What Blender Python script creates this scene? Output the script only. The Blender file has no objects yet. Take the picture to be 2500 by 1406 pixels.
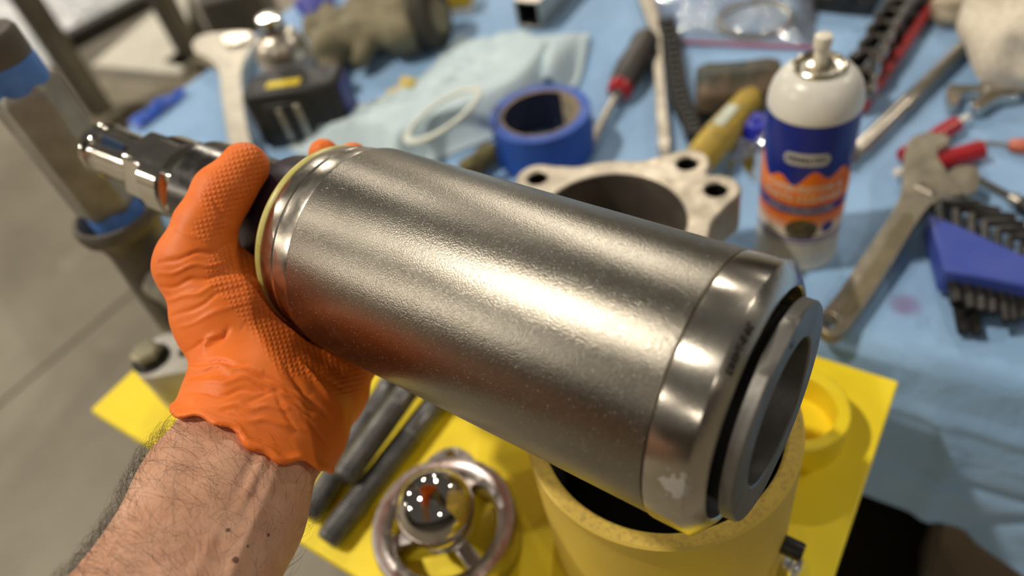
import bpy, bmesh, math, random
import numpy as np
from mathutils import Vector, Matrix, Quaternion
random.seed(7); rng = np.random.default_rng(7)
scn = bpy.context.scene
COL = scn.collection
PI = math.pi

# ------------------------------------------------------------------ camera
F = 1800.0; CX, CY = 1250.0, 703.0                 # focal length and centre in photo pixels
TZ = 0.90                                          # height of the table top
H = 0.47                                           # camera height above the table top
_d = np.array([1690 - CX, 2420 - CY, F]); _d /= np.linalg.norm(_d)      # straight down, in camera axes
_f = np.array([0, 0, 1.0]) - _d * _d[2]; _f /= np.linalg.norm(_f)
_r = np.cross(_d, _f)
M3 = np.array([_r, _f, -_d])                       # camera axes (x right, y down, z ahead) -> world
CAM = np.array([0, 0, TZ + H])

def ray(px, py):
    return M3 @ np.array([(px - CX) / F, (py - CY) / F, 1.0])
def P(px, py, h=0.0):
    """point seen at this pixel that lies h above the table top"""
    r = ray(px, py); t = (h - H) / r[2]
    return Vector(CAM + r * t)
def PZ(px, py, Z):
    """point seen at this pixel, Z ahead of the camera"""
    return Vector(CAM + ray(px, py) * Z)
def pix(V):
    """(n,3) world points -> pixels"""
    c = (np.asarray(V) - CAM) @ M3
    return c[:, :2] / c[:, 2:] * F + [CX, CY]

cam = bpy.data.cameras.new('camera'); cam_o = bpy.data.objects.new('camera', cam); COL.objects.link(cam_o)
cam.sensor_width = 36.0; cam.lens = 36.0 * F / 2500
mw = Matrix.Identity(4)
for i in range(3):
    mw[i][0] = M3[i, 0]; mw[i][1] = -M3[i, 1]; mw[i][2] = -M3[i, 2]; mw[i][3] = CAM[i]
cam_o.matrix_world = mw
cam.clip_start = 0.01; cam.clip_end = 200
cam.dof.use_dof = True; cam.dof.focus_distance = 0.300; cam.dof.aperture_fstop = 4.3
scn.camera = cam_o

# ------------------------------------------------------------------ light
scn.view_settings.view_transform = 'Standard'; scn.view_settings.look = 'None'
scn.view_settings.gamma = 1.0; scn.view_settings.use_curve_mapping = False
scn.view_settings.exposure = 0.0
w = bpy.data.worlds.new('World'); scn.world = w; w.use_nodes = True
w.node_tree.nodes['Background'].inputs[0].default_value = (1.0, 0.93, 0.82, 1)
w.node_tree.nodes['Background'].inputs[1].default_value = 0.10

def high_bay(x, y, z, watts, size=0.40):
    l = bpy.data.lights.new('high_bay_light', 'AREA'); l.shape = 'DISK'; l.size = size
    l.energy = watts; l.color = (1.0, 0.90, 0.76)
    o = bpy.data.objects.new('high_bay_light', l); COL.objects.link(o); o.location = (x, y, TZ + z)
    return o
for (x, y, wt) in [(-3.6, 1.2, 420), (2.6, 8.6, 380), (-14, 0.3, 850), (2.4, 22, 1300), (7.8, 1.0, 220), (-14, 11, 800),
                   (-3.6, 15, 600), (3, -7.5, 120), (-5, -8.5, 160), (12.5, 9.5, 180), (-26, 8, 1200)]:
    high_bay(x, y, 6.4, wt)

# ------------------------------------------------------------------ helpers
def rgb(r, g, b):
    f = lambda v: (v / 255 / 12.92) if v / 255 <= .04045 else ((v / 255 + .055) / 1.055) ** 2.4
    return (f(r), f(g), f(b), 1)

class NT:
    def __init__(s, name):
        s.m = bpy.data.materials.new(name); s.m.use_nodes = True; s.t = s.m.node_tree
        s.b = s.t.nodes['Principled BSDF']; s.out = s.t.nodes['Material Output']
    def n(s, kind, **kw):
        o = s.t.nodes.new(kind)
        for k, v in kw.items():
            if k.startswith('i_'):
                key = k[2:]; key = int(key) if key.isdigit() else key.replace('_', ' ')
                s.set(o.inputs[key], v)
            else: setattr(o, k, v)
        return o
    def set(s, sock, v):
        if isinstance(v, bpy.types.NodeSocket): s.t.links.new(v, sock)
        else: sock.default_value = v
    def math(s, op, a, b=0.0, c=0.0, clamp=False):
        o = s.n('ShaderNodeMath', operation=op); o.use_clamp = clamp
        s.set(o.inputs[0], a); s.set(o.inputs[1], b); s.set(o.inputs[2], c); return o.outputs[0]
    def coord(s, kind='Object'): return s.n('ShaderNodeTexCoord').outputs[kind]
    def noise(s, scale, detail=3, rough=.5, vec=None, dist=0.0):
        o = s.n('ShaderNodeTexNoise'); o.inputs['Scale'].default_value = scale; o.inputs['Detail'].default_value = detail
        o.inputs['Roughness'].default_value = rough; o.inputs['Distortion'].default_value = dist
        s.t.links.new(vec if vec is not None else s.coord(), o.inputs['Vector']); return o.outputs['Fac']
    def ramp(s, fac, stops):
        o = s.n('ShaderNodeValToRGB'); e = o.color_ramp.elements
        while len(e) < len(stops): e.new(0.5)
        for el, (p, c) in zip(e, stops):
            el.position = p; el.color = c if hasattr(c, '__len__') else (c, c, c, 1)
        s.t.links.new(fac, o.inputs[0]); return o.outputs[0]
    def mix(s, fac, a, b):
        o = s.n('ShaderNodeMix', data_type='RGBA'); s.set(o.inputs[0], fac); s.set(o.inputs[6], a); s.set(o.inputs[7], b)
        return o.outputs[2]
    def bump(s, h, strength=.3, dist=.001, prev=None):
        o = s.n('ShaderNodeBump'); o.inputs['Strength'].default_value = strength; o.inputs['Distance'].default_value = dist
        s.t.links.new(h, o.inputs['Height'])
        if prev is not None: s.t.links.new(prev, o.inputs['Normal'])
        return o.outputs[0]
    def fin(s, color=None, rough=None, metal=None, normal=None, **kw):
        if color is not None: s.set(s.b.inputs['Base Color'], color)
        if rough is not None: s.set(s.b.inputs['Roughness'], rough)
        if metal is not None: s.set(s.b.inputs['Metallic'], metal)
        if normal is not None: s.set(s.b.inputs['Normal'], normal)
        for k, v in kw.items(): s.set(s.b.inputs[k.replace('_', ' ')], v)
        return s.m

MATS = {}
def pm(name, c1, c2=None, scale=40, rough=.5, rough2=None, metal=0.0, bump=0.0, bscale=300, bdist=.001, lo=.35, hi=.65, **kw):
    """procedural two-tone material with noise wear, roughness variation and fine relief"""
    if name in MATS: return MATS[name]
    N = NT(name); c2 = c2 or tuple(min(1, v * .8) for v in c1[:3]) + (1,)
    f = N.noise(scale, 5, .6)
    col = N.ramp(f, [(lo, c1), (hi, c2)])
    r = rough if rough2 is None else N.ramp(N.noise(scale * 1.7, 4), [(.35, rough), (.65, rough2)])
    nrm = N.bump(N.noise(bscale, 3), bump, bdist) if bump else None
    MATS[name] = N.fin(col, r, metal, nrm, **kw); return MATS[name]

def tag(o, label=None, cat=None, group=None, kind=None):
    if label: o['label'] = label
    if cat: o['category'] = cat
    if group: o['group'] = group
    if kind: o['kind'] = kind
    return o
def thing(name, label, cat, loc=(0, 0, 0), rot=None, group=None):
    o = bpy.data.objects.new(name, None); COL.objects.link(o); o.empty_display_size = .02
    o.location = loc
    if rot is not None:
        o.rotation_mode = 'QUATERNION'
        o.rotation_quaternion = rot if isinstance(rot, Quaternion) else (rot.to_quaternion() if isinstance(rot, Matrix) else Quaternion((0, 0, 1), rot))
    return tag(o, label, cat, group)
def mk(name, verts, faces, mat, parent=None, loc=None, rot=None, sharp=35, bevel=0.0, subsurf=0):
    me = bpy.data.meshes.new(name)
    me.from_pydata([tuple(v) for v in verts], [], [tuple(int(i) for i in f) for f in faces]); me.validate(); me.update()
    return link(name, me, mat, parent, loc, rot, sharp, bevel, subsurf)
def link(name, me, mat, parent=None, loc=None, rot=None, sharp=35, bevel=0.0, subsurf=0):
    if sharp is not None:
        me.shade_smooth()
        if sharp < 180: me.set_sharp_from_angle(angle=math.radians(sharp))
    if mat is not None and not me.materials: me.materials.append(mat)
    o = bpy.data.objects.new(name, me); COL.objects.link(o)
    if parent is not None: o.parent = parent
    if loc is not None: o.location = loc
    if rot is not None:
        o.rotation_mode = 'QUATERNION'
        o.rotation_quaternion = rot if isinstance(rot, Quaternion) else (rot.to_quaternion() if isinstance(rot, Matrix) else Quaternion((0, 0, 1), rot))
    if bevel:
        b = o.modifiers.new('bevel', 'BEVEL'); b.width = bevel; b.segments = 2; b.limit_method = 'ANGLE'; b.angle_limit = .6
        b.harden_normals = False
    if subsurf:
        s = o.modifiers.new('subdivision', 'SUBSURF'); s.levels = s.render_levels = subsurf
    return o
def join(*gs):
    V, Fc = [], []
    for v, f in gs:
        n = len(V); V += [Vector(p) for p in v]; Fc += [tuple(i + n for i in q) for q in f]
    return V, Fc
def xf(g, m):
    return [m @ Vector(v) for v in g[0]], g[1]
def frame(z, x=None):
    z = Vector(z).normalized(); x = Vector(x) if x is not None else (Vector((1, 0, 0)) if abs(z.x) < .9 else Vector((0, 1, 0)))
    x = (x - z * x.dot(z)).normalized(); y = z.cross(x)
    return Matrix((x, y, z)).transposed()
def TR(loc, rot=None):
    m = Matrix.Translation(Vector(loc))
    return m @ (rot.to_4x4() if rot is not None else Matrix.Identity(4))
def lathe(prof, seg=48, closed=False):
    """(r, z) outline spun about local Z; r=0 closes to a point"""
    V, Fc, rows = [], [], []
    for r, z in prof:
        if r < 1e-7: rows.append([len(V)]); V.append(Vector((0, 0, z)))
        else:
            rows.append(list(range(len(V), len(V) + seg)))
            for i in range(seg):
                a = 2 * PI * i / seg; V.append(Vector((r * math.cos(a), r * math.sin(a), z)))
    pairs = list(zip(rows[:-1], rows[1:])) + ([(rows[-1], rows[0])] if closed else [])
    for A, B in pairs:
        for i in range(seg):
            j = (i + 1) % seg
            if len(A) == 1 and len(B) == 1: continue
            if len(A) == 1: Fc.append((A[0], B[i], B[j]))
            elif len(B) == 1: Fc.append((A[i], B[0], A[j]))
            else: Fc.append((A[i], B[i], B[j], A[j]))
    return V, [tuple(reversed(f)) for f in Fc]
def box(sx, sy, sz, c=(0, 0, 0)):
    V = [Vector((c[0] + x * sx / 2, c[1] + y * sy / 2, c[2] + z * sz / 2)) for x in (-1, 1) for y in (-1, 1) for z in (-1, 1)]
    return V, [(0, 1, 3, 2), (4, 6, 7, 5), (0, 4, 5, 1), (2, 3, 7, 6), (0, 2, 6, 4), (1, 5, 7, 3)]
def tube(pts, r, seg=12, cap=True, twist=0.0):
    """swept tube; r a number or a list"""
    pts = [Vector(p) for p in pts]; n = len(pts); V, Fc = [], []
    rs = r if hasattr(r, '__len__') else [r] * n
    t0 = (pts[1] - pts[0]).normalized(); x = frame(t0).col[0]
    for i, p in enumerate(pts):
        t = (pts[min(i + 1, n - 1)] - pts[max(i - 1, 0)]).normalized()
        x = (x - t * x.dot(t)).normalized(); y = t.cross(x)
        for k in range(seg):
            a = 2 * PI * k / seg + twist; V.append(p + (x * math.cos(a) + y * math.sin(a)) * rs[i])
    for i in range(n - 1):
        for k in range(seg):
            j = (k + 1) % seg; Fc.append((i * seg + k, i * seg + j, (i + 1) * seg + j, (i + 1) * seg + k))
    if cap: Fc.append(tuple(range(seg - 1, -1, -1))); Fc.append(tuple((n - 1) * seg + k for k in range(seg)))
    return V, Fc
def slab(loops, z0, z1):
    """flat outline with holes (2-D loops) extruded from z0 to z1"""
    bm = bmesh.new(); es = []
    for lp in loops:
        vs = [bm.verts.new((p[0], p[1], z0)) for p in lp]
        es += [bm.edges.new((vs[i], vs[(i + 1) % len(vs)])) for i in range(len(vs))]
    r = bmesh.ops.triangle_fill(bm, use_beauty=True, use_dissolve=False, edges=es)
    fs = [g for g in r['geom'] if isinstance(g, bmesh.types.BMFace)]
    ex = bmesh.ops.extrude_face_region(bm, geom=fs)
    bmesh.ops.translate(bm, vec=(0, 0, z1 - z0), verts=[v for v in ex['geom'] if isinstance(v, bmesh.types.BMVert)])
    bmesh.ops.recalc_face_normals(bm, faces=bm.faces)
    bm.verts.index_update()
    V = [v.co.copy() for v in bm.verts]; Fc = [tuple(v.index for v in f.verts) for f in bm.faces]; bm.free()
    return V, Fc
def smooth_loop(pts, n=4):
    """Catmull-Rom through a closed outline"""
    pts = [Vector(p[:2]) for p in pts]; m = len(pts); out = []
    for i in range(m):
        a, b, c, d = pts[i - 1], pts[i], pts[(i + 1) % m], pts[(i + 2) % m]
        for k in range(n):
            t = k / n
            out.append(.5 * ((2 * b) + (c - a) * t + (2 * a - 5 * b + 4 * c - d) * t * t + (3 * b - a - 3 * c + d) * t ** 3))
    return out
def circle(c, r, n=24, a0=0.0):
    return [Vector((c[0] + r * math.cos(a0 + 2 * PI * i / n), c[1] + r * math.sin(a0 + 2 * PI * i / n))) for i in range(n)]
def traced(pxs, h, org, n=3):
    """photo outline of a flat tool, laid on the plane h above the table, relative to org"""
    L = [P(x, y, h) - Vector(org) for x, y in pxs]
    return smooth_loop(L, n) if n > 1 else [Vector(p[:2]) for p in L]
def grid_mesh(nu, nv, f):
    V = [Vector(f(i / (nu - 1), j / (nv - 1))) for j in range(nv) for i in range(nu)]
    Fc = [(j * nu + i, j * nu + i + 1, (j + 1) * nu + i + 1, (j + 1) * nu + i) for j in range(nv - 1) for i in range(nu - 1)]
    return V, Fc
class Wob:
    """smooth pseudo-noise: a sum of random plane waves"""
    def __init__(s, scale, n=14, seed=1):
        g = np.random.default_rng(seed); s.k = g.normal(size=(n, 3)) / scale * 2.2; s.p = g.uniform(0, 6.28, n); s.n = n
    def __call__(s, X):
        return np.sin(np.asarray(X) @ s.k.T + s.p).sum(-1) / math.sqrt(s.n)
# signed-distance bodies -> one continuous skin
def capsule(X, a, b, ra, rb):
    a = np.asarray(a, np.float32); b = np.asarray(b, np.float32); ab = b - a
    t = np.clip(((X - a) @ ab) / (ab @ ab), 0, 1)
    return np.linalg.norm(X - a - t[..., None] * ab, axis=-1) - (ra + (rb - ra) * t)
def smin(a, b, k):
    h = np.clip(.5 + .5 * (b - a) / k, 0, 1); return b + (a - b) * h - k * h * (1 - h)
def sd_grid(lo, hi, h):
    ax = [np.arange(lo[i], hi[i] + h, h, dtype=np.float32) for i in range(3)]
    return np.stack(np.meshgrid(*ax, indexing='ij'), -1), np.array(lo, np.float32)
def sd_eval(fn, lo, hi, h, k=5):
    """distance field on a fine grid, worked out only near the surface"""
    Xc, _ = sd_grid(lo, np.asarray(hi) + h * k, h * k); fc = fn(Xc)
    near = np.abs(fc) < h * k * 2.0
    n = [s * k for s in fc.shape]
    f = np.repeat(np.repeat(np.repeat(fc, k, 0), k, 1), k, 2).astype(np.float32)
    m = np.repeat(np.repeat(np.repeat(near, k, 0), k, 1), k, 2)
    idx = np.argwhere(m)
    for a in range(0, len(idx), 1500000):
        q = idx[a:a + 1500000]; f[tuple(q.T)] = fn(q.astype(np.float32) * np.float32(h) + np.asarray(lo, np.float32))
    return f, np.asarray(lo, np.float32)
def surface_nets(f, o, h):
    s = f < 0; nx, ny, nz = f.shape
    cor = [(i, j, k) for i in (0, 1) for j in (0, 1) for k in (0, 1)]
    cnt = sum(s[c[0]:nx - 1 + c[0], c[1]:ny - 1 + c[1], c[2]:nz - 1 + c[2]].astype(np.int8) for c in cor)
    act = (cnt > 0) & (cnt < 8); idx = np.argwhere(act); n = len(idx)
    vals = {c: f[idx[:, 0] + c[0], idx[:, 1] + c[1], idx[:, 2] + c[2]] for c in cor}
    acc = np.zeros((n, 3)); w = np.zeros(n)
    for c in cor:
        for ax in range(3):
            if c[ax]: continue
            c1 = list(c); c1[ax] = 1; a, b = vals[c], vals[tuple(c1)]
            m = (a < 0) != (b < 0); t = np.where(m, a / np.where(m, a - b, 1), 0)
            p = np.tile(np.array(c, float), (n, 1)); p[:, ax] += t; acc += p * m[:, None]; w += m
    V = (idx + acc / w[:, None]) * h + o
    vid = -np.ones(act.shape, int); vid[act] = np.arange(n); Fs = []
    for ax in range(3):
        sl0 = [slice(1, -1)] * 3; sl1 = [slice(1, -1)] * 3; sl0[ax] = slice(0, -1); sl1[ax] = slice(1, None)
        a, b = s[tuple(sl0)], s[tuple(sl1)]; e = np.argwhere(a != b)
        inside = a[tuple(e.T)]; off = np.array([1, 1, 1]); off[ax] = 0; e = e + off
        u, v = [(1, 2), (2, 0), (0, 1)][ax]; q = []
        for du, dv in ((-1, -1), (0, -1), (0, 0), (-1, 0)):
            c = e.copy(); c[:, u] += du; c[:, v] += dv; q.append(vid[tuple(c.T)])
        q = np.stack(q, 1); q[~inside] = q[~inside][:, ::-1]; Fs.append(q)
    Q = np.concatenate(Fs); return V, Q[(Q >= 0).all(1)]
def relax(V, Q, it=4, lam=.5):
    E = np.concatenate([Q[:, [0, 1]], Q[:, [1, 2]], Q[:, [2, 3]], Q[:, [3, 0]]])
    E = np.concatenate([E, E[:, ::-1]]); deg = np.bincount(E[:, 0], minlength=len(V))[:, None]
    for _ in range(it):
        S = np.stack([np.bincount(E[:, 0], V[E[:, 1], k], len(V)) for k in range(3)], 1)
        V = V + lam * (S / np.maximum(deg, 1) - V)
    return V
def normals(V, Q):
    n = np.cross(V[Q[:, 2]] - V[Q[:, 0]], V[Q[:, 3]] - V[Q[:, 1]]); N = np.zeros_like(V)
    for k in range(4): np.add.at(N, Q[:, k], n)
    return N / np.maximum(np.linalg.norm(N, axis=1, keepdims=True), 1e-12)
def mk_np(name, V, Q, mat, parent=None, loc=None, sharp=180):
    me = bpy.data.meshes.new(name); n, m = len(V), len(Q); k = Q.shape[1]
    me.vertices.add(n); me.vertices.foreach_set('co', np.asarray(V, np.float32).ravel())
    me.loops.add(m * k); me.loops.foreach_set('vertex_index', Q.astype(np.int32).ravel())
    me.polygons.add(m); me.polygons.foreach_set('loop_start', np.arange(0, m * k, k, dtype=np.int32))
    me.update(calc_edges=True); me.validate()
    return link(name, me, mat, parent, loc, None, sharp)

# ------------------------------------------------------------------ materials shared by many things
def metal(name, c, rough=.25, rough2=None, var=.8, scale=60, bump=.05, bscale=400, **kw):
    return pm(name, c, tuple(v * var for v in c[:3]) + (1,), scale, rough, rough2, 1.0, bump, bscale, **kw)
chrome = metal('chrome', rgb(205, 200, 190), .06, .12, .9, 60, .02)
steel = metal('satin_steel', rgb(186, 180, 168), .28, .42)
forged = metal('forged_steel', rgb(178, 170, 152), .38, .5, .75, 45, .15, 250)
black_oxide = pm('black_oxide', rgb(58, 56, 54), rgb(38, 37, 36), 80, .38, .5, .6, .1, 500)
black_plastic = pm('black_plastic', rgb(24, 24, 25), rgb(34, 34, 35), 60, .45, .6, 0, .15, 900, .0004)
yellow_paint = pm('yellow_paint', rgb(250, 226, 40), rgb(240, 214, 34), 9, .42, .55, 0, .12, 160, .0006)
white_paint = pm('white_paint', rgb(226, 224, 216), rgb(214, 212, 204), 30, .3)

# ------------------------------------------------------------------ the setting
def concrete():
    N = NT('concrete'); c = N.coord()
    a = N.noise(1.1, 6, .62, c); b = N.noise(7, 5, .6, c); g = N.noise(140, 2, .5, c)
    col = N.ramp(a, [(.3, rgb(112, 106, 92)), (.5, rgb(134, 127, 112)), (.72, rgb(152, 145, 129))])
    col = N.mix(N.math('MULTIPLY', N.ramp(b, [(.55, 0.), (.75, 1.)]), .35), col, rgb(104, 96, 82))
    col = N.mix(N.ramp(g, [(.3, .0), (.7, .16)]), col, rgb(96, 90, 78))
    return N.fin(col, N.ramp(b, [(.3, .55), (.7, .75)]), 0.0, N.bump(g, .2, .002))
conc = concrete()
# joint between two pours runs along the dark line on the left
ja, jb = P(0, 985, -TZ), P(300, 735, -TZ)
jd = (jb - ja); jd.z = 0; jd.normalize(); jn = Vector((-jd.y, jd.x, 0)); jm = ja.copy(); jm.z = 0
gs = []
for sgn in (1, -1):
    a = jm - jd * 30 + jn * sgn * .006; b = jm + jd * 30 + jn * sgn * .006
    c4 = b + jn * sgn * 30; d4 = a + jn * sgn * 30
    gs.append(slab([[a, b, c4, d4]], -.03, 0))
gs.append(slab([[jm - jd * 30 + jn * .007, jm + jd * 30 + jn * .007, jm + jd * 30 - jn * .007, jm - jd * 30 - jn * .007]], -.03, -.012))
fl = mk('floor', *join(*gs), conc, None, sharp=None); tag(fl, kind='structure')
hall = pm('hall_panel', rgb(126, 120, 110), rgb(112, 106, 98), 2, .7)
for nm, sx, sy, x, y in (('wall_back', 60, .2, 0, 34), ('wall_front', 60, .2, 0, -18), ('wall_left', .2, 52, -30, 8), ('wall_right', .2, 52, 30, 8)):
    tag(mk(nm, *box(sx, sy, 9.0, (x, y, 4.5)), hall, None, sharp=None), kind='structure')

# work table under the blue drape
T0 = Vector((-.45, .93, 0)); UX = Vector((.7607, -.6491, 0)).normalized(); UY = Vector((-UX.y, UX.x, 0))
TM = Matrix((UX, UY, Vector((0, 0, 1)))).transposed()
TL, TD = 1.62, .80
tb = thing('work_table', 'long work table hidden under the blue drape', 'table', (T0.x, T0.y, 0), TM)
mk('table_top', *box(TL, TD, .03, (TL / 2, TD / 2, TZ - .0185)), pm('grey_laminate', rgb(120, 116, 108), None, 30, .5), tb, bevel=.003)
for x in (.06, TL - .06):
    for y in (.06, TD - .06):
        mk('leg', *box(.04, .04, TZ - .0335, (x, y, (TZ - .0335) / 2)), black_oxide, tb, bevel=.003)

mk('shade_shelf', *box(TL - .10, TD - .16, .025, (TL / 2, TD / 2, .36)), pm('shade_shelf_wood', rgb(158, 136, 108), rgb(138, 117, 92), 8, .7), tb, bevel=.003)  # added board, stands in for the shade below the table top
def drape_mat():
    N = NT('blue_drape'); c = N.coord()
    a = N.noise(5, 5, .6, c); fib = N.noise(900, 2, .6, c); cr = N.noise(16, 4, .55, c, 1.2)
    col = N.ramp(a, [(.3, rgb(132, 172, 214)), (.7, rgb(148, 184, 224))])
    # small dye stain near the wrench
    s = P(2210, 742) ; q = TM.transposed() @ Vector((s.x - T0.x, s.y - T0.y, 0))
    dist = N.n('ShaderNodeVectorMath', operation='DISTANCE', i_0=c, i_1=(q.x, q.y, TZ)).outputs['Value']
    st = N.math('MULTIPLY', N.ramp(N.math('DIVIDE', dist, .016), [(.35, 1.), (.95, 0.)]), .55)
    col = N.mix(st, col, rgb(120, 60, 120))
    nb = N.bump(fib, .25, .0006); nb = N.bump(cr, .55, .008, nb)
    return N.fin(col, .72, 0.0, nb, Sheen_Weight=.15)
drape = drape_mat()
wob1 = Wob(.16, 12, 3); wob2 = Wob(.05, 12, 4); wob3 = Wob(.09, 10, 9)
def drape_pt(u, v):
    s = -.22 + u * 1.80; t = -.22 + v * 1.0
    hem = .205 + (max(0, s - 1.05) * .75 if s > 1.05 else 0) + .004 * math.sin(s * 19)
    if t < 0: t = t / .22 * hem
    r = .014
    def fold(a):                     # distance past an edge -> (outward, down) round a soft nose
        if a <= 0: return 0.0, 0.0
        if a < r * PI / 2: return r * math.sin(a / r), r * (1 - math.cos(a / r))
        return r, r + (a - r * PI / 2)
    of, df = fold(-t); ol, dl = fold(-s)
    X = np.array([s, t, 0.0])
    k = min(1, max(df, dl) / .08)
    of += k * (.006 + .006 * math.sin(s * 21 + 1.3 * math.sin(s * 9)) + .004 * wob1(X)); ol += k * (.010 + .012 * math.sin(t * 34 + 2))
    of += .004 * math.exp(-((df - .075 - .02 * math.sin(s * 5)) / .006) ** 2) - .005 * math.exp(-((df - .135 + .06 * (s - 1)) / .007) ** 2) * (1 if df > .02 else 0)
    of += k * .006 * math.exp(-((s - .985 - .25 * df) / .008) ** 2) - k * .006 * math.exp(-((s - 1.07 - (.2 - df) * .6) / .010) ** 2)
    x = max(s, 0) - ol; y = max(t, 0) - of
    flat = max(0, 1 - k)
    z = TZ - max(df, dl) - .35 * min(df, dl) + flat * (.0007 * wob1(X) + .0005 * wob3(X) - .0012)
    return (x, y, z)
cl = mk('surgical_drape', *grid_mesh(260, 150, drape_pt), drape, None, (T0.x, T0.y, 0), TM, sharp=180)
tag(cl, 'light blue disposable drape spread over the work table, hanging down in front', 'drape')

# ------------------------------------------------------------------ the cylinder in the hand
c_cam = np.array([-0.0023, 0.0076, 0.3215]); a_cam = np.array([0.80754477, 0.30193797, -0.50666054])
CC = Vector(CAM + M3 @ c_cam); CA = Vector(M3 @ a_cam).normalized()
toc = Vector(CAM) - CC; CB = (toc - CA * toc.dot(CA)).normalized(); CU = CB.cross(CA)   # CB faces the camera
if CU.z < 0: CU = -CU
CM = Matrix((CB, CA.cross(CB), CA)).transposed()
def cylpt(s, ang, rad):
    a = math.radians(ang); return CC + CA * s + (CB * math.cos(a) + CU * math.sin(a)) * rad
def on_cyl(px, py, R):
    """where the sight line of a pixel first meets the cylinder of radius R"""
    o = Vector(CAM) - CC; d = Vector(ray(px, py)).normalized()
    oa = o - CA * o.dot(CA); da = d - CA * d.dot(CA); A, B, K = da.dot(da), oa.dot(da), oa.dot(oa) - R * R
    return Vector(CAM) + d * ((-B - math.sqrt(max(0, B * B - A * K))) / A)
def sd_cyl(X, s0, s1, r):
    Y = X - np.array(CC, np.float32); z = Y @ np.array(CA, np.float32)
    q = np.sqrt(np.maximum((Y ** 2).sum(-1) - z * z, 0)) - r
    e = np.maximum(s0 - z, z - s1); return np.maximum(q, e)
def sd_cylinder(X):
    f = sd_cyl(X, -.109, .121, .0522)
    f = np.minimum(f, sd_cyl(X, -.142, -.1, .0365)); f = np.minimum(f, sd_cyl(X, -.215, -.13, .0295))
    return np.minimum(f, sd_cyl(X, -.345, -.2, .0215))

AR = .25
def barrel_mat(name):
    N = NT(name); c = N.coord()
    st = N.n('ShaderNodeMapping', i_Vector=c); st.inputs['Scale'].default_value = (1, 1, .5)
    a = N.noise(22, 7, .68, st.outputs[0]); g = N.noise(1500, 2, .6, c); b = N.noise(55, 6, .66, st.outputs[0], .5)
    g2 = N.noise(620, 3, .65, c)
    col = N.ramp(a, [(.28, rgb(134, 128, 118)), (.48, rgb(146, 141, 131)), (.75, rgb(158, 154, 144))])
    spots = N.math('MULTIPLY', N.ramp(g, [(.60, 0.), (.72, 1.)]), N.ramp(b, [(.35, .25), (.6, .9)]))
    col = N.mix(N.math('MULTIPLY', spots, .6), col, rgb(74, 66, 58))
    res_sparkle = N.math('MULTIPLY', N.ramp(b, [(.50, 0.), (.85, 1.)]), .07)          # dull whitish residue
    sparkle = N.math('MULTIPLY', N.ramp(N.noise(1500, 1, .5, c), [(.69, 0.), (.74, 1.)]), .75)  # pale specks painted into the colour as the grain's sparkle
    res_sparkle = N.math('MAXIMUM', res_sparkle, sparkle)
    col = N.mix(res_sparkle, col, rgb(214, 212, 202))
    ro = N.ramp(a, [(.3, .30), (.7, .34)])
    ro = N.math('ADD', ro, N.math('MULTIPLY', res_sparkle, .25))
    nb = N.bump(g, .45, .0003); nb = N.bump(g2, .04, .0004, nb)
    tg = N.n('ShaderNodeTangent', direction_type='RADIAL', axis='Z').outputs[0]
    return N.fin(col, ro, N.math('SUBTRACT', 1.0, N.math('MULTIPLY', res_sparkle, .5)), nb, Anisotropic=.55, Anisotropic_Rotation=AR, Tangent=tg)
m_body = barrel_mat('worn_barrel_steel')
def cap_mat():
    """bright turned cap with a dried whitish smear low on its side"""
    N = NT('cap_steel'); c = N.coord()
    a = N.noise(40, 5, .6, c); g = N.noise(700, 3, .6, c)
    col = N.ramp(a, [(.3, rgb(182, 174, 162)), (.7, rgb(206, 202, 192))])
    p = CM.transposed() @ (on_cyl(1648, 1188, .0526) - CC)
    dist = N.n('ShaderNodeVectorMath', operation='DISTANCE', i_0=c, i_1=tuple(p)).outputs['Value']
    lump = N.math('ADD', N.math('DIVIDE', dist, .013), N.math('MULTIPLY', N.noise(230, 4, .6, c), 1.3))
    sm = N.ramp(lump, [(.98, 1.), (1.04, 0.)])
    fl = N.ramp(N.noise(520, 4, .65, c), [(.70, 0.), (.74, 1.)])
    sm2 = N.math('MAXIMUM', N.math('MULTIPLY', sm, .75), N.math('MULTIPLY', fl, .3))
    col = N.mix(sm2, col, rgb(188, 186, 178))
    ro = N.math('ADD', N.ramp(a, [(.3, .22), (.7, .32)]), N.math('MULTIPLY', sm2, .4))
    return N.fin(col, ro, N.math('SUBTRACT', 1.0, N.math('MULTIPLY', sm2, .7)), N.bump(g, .10, .0003), Anisotropic=.85, Anisotropic_Rotation=AR,
                 Tangent=N.n('ShaderNodeTangent', direction_type='RADIAL', axis='Z').outputs[0])
m_cap = cap_mat()
cy = thing('metal_cylinder', 'heavy steel cylinder with a chrome rod, held up in the orange glove', 'cylinder', CC, CM)
SEG = 128
def L(name, prof, m, par=cy, seg=SEG, **kw): return mk(name, *lathe(prof, seg), m, par, **kw)
L('barrel', [(.0490, -.0835), (.0517, -.0830), (.052, -.0822), (.052, .0915), (.0519, .0923), (.0512, .0928), (.046, .0929)], m_body)
L('end_collar', [(.044, -.1085), (.0462, -.1085), (.0478, -.1060), (.0490, -.1010), (.0494, -.0965), (.0488, -.0958), (.0488, -.0945), (.0499, -.0938), (.0509, -.0855), (.0505, -.0833), (.049, -.0828)], metal('turned_steel', rgb(190, 184, 172), .2, .3, .85))
mk('retaining_ring', *lathe([(.0450, -.1103), (.0468, -.1110), (.0476, -.1098), (.0476, -.1084), (.0468, -.1070), (.0450, -.1068)], SEG, True),
   pm('yellow_gasket', rgb(206, 198, 120), rgb(188, 178, 96), 90, .35), cy)
L('rear_plate', [(0, -.1095), (.0455, -.1095), (.0455, -.1070)], steel)
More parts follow.
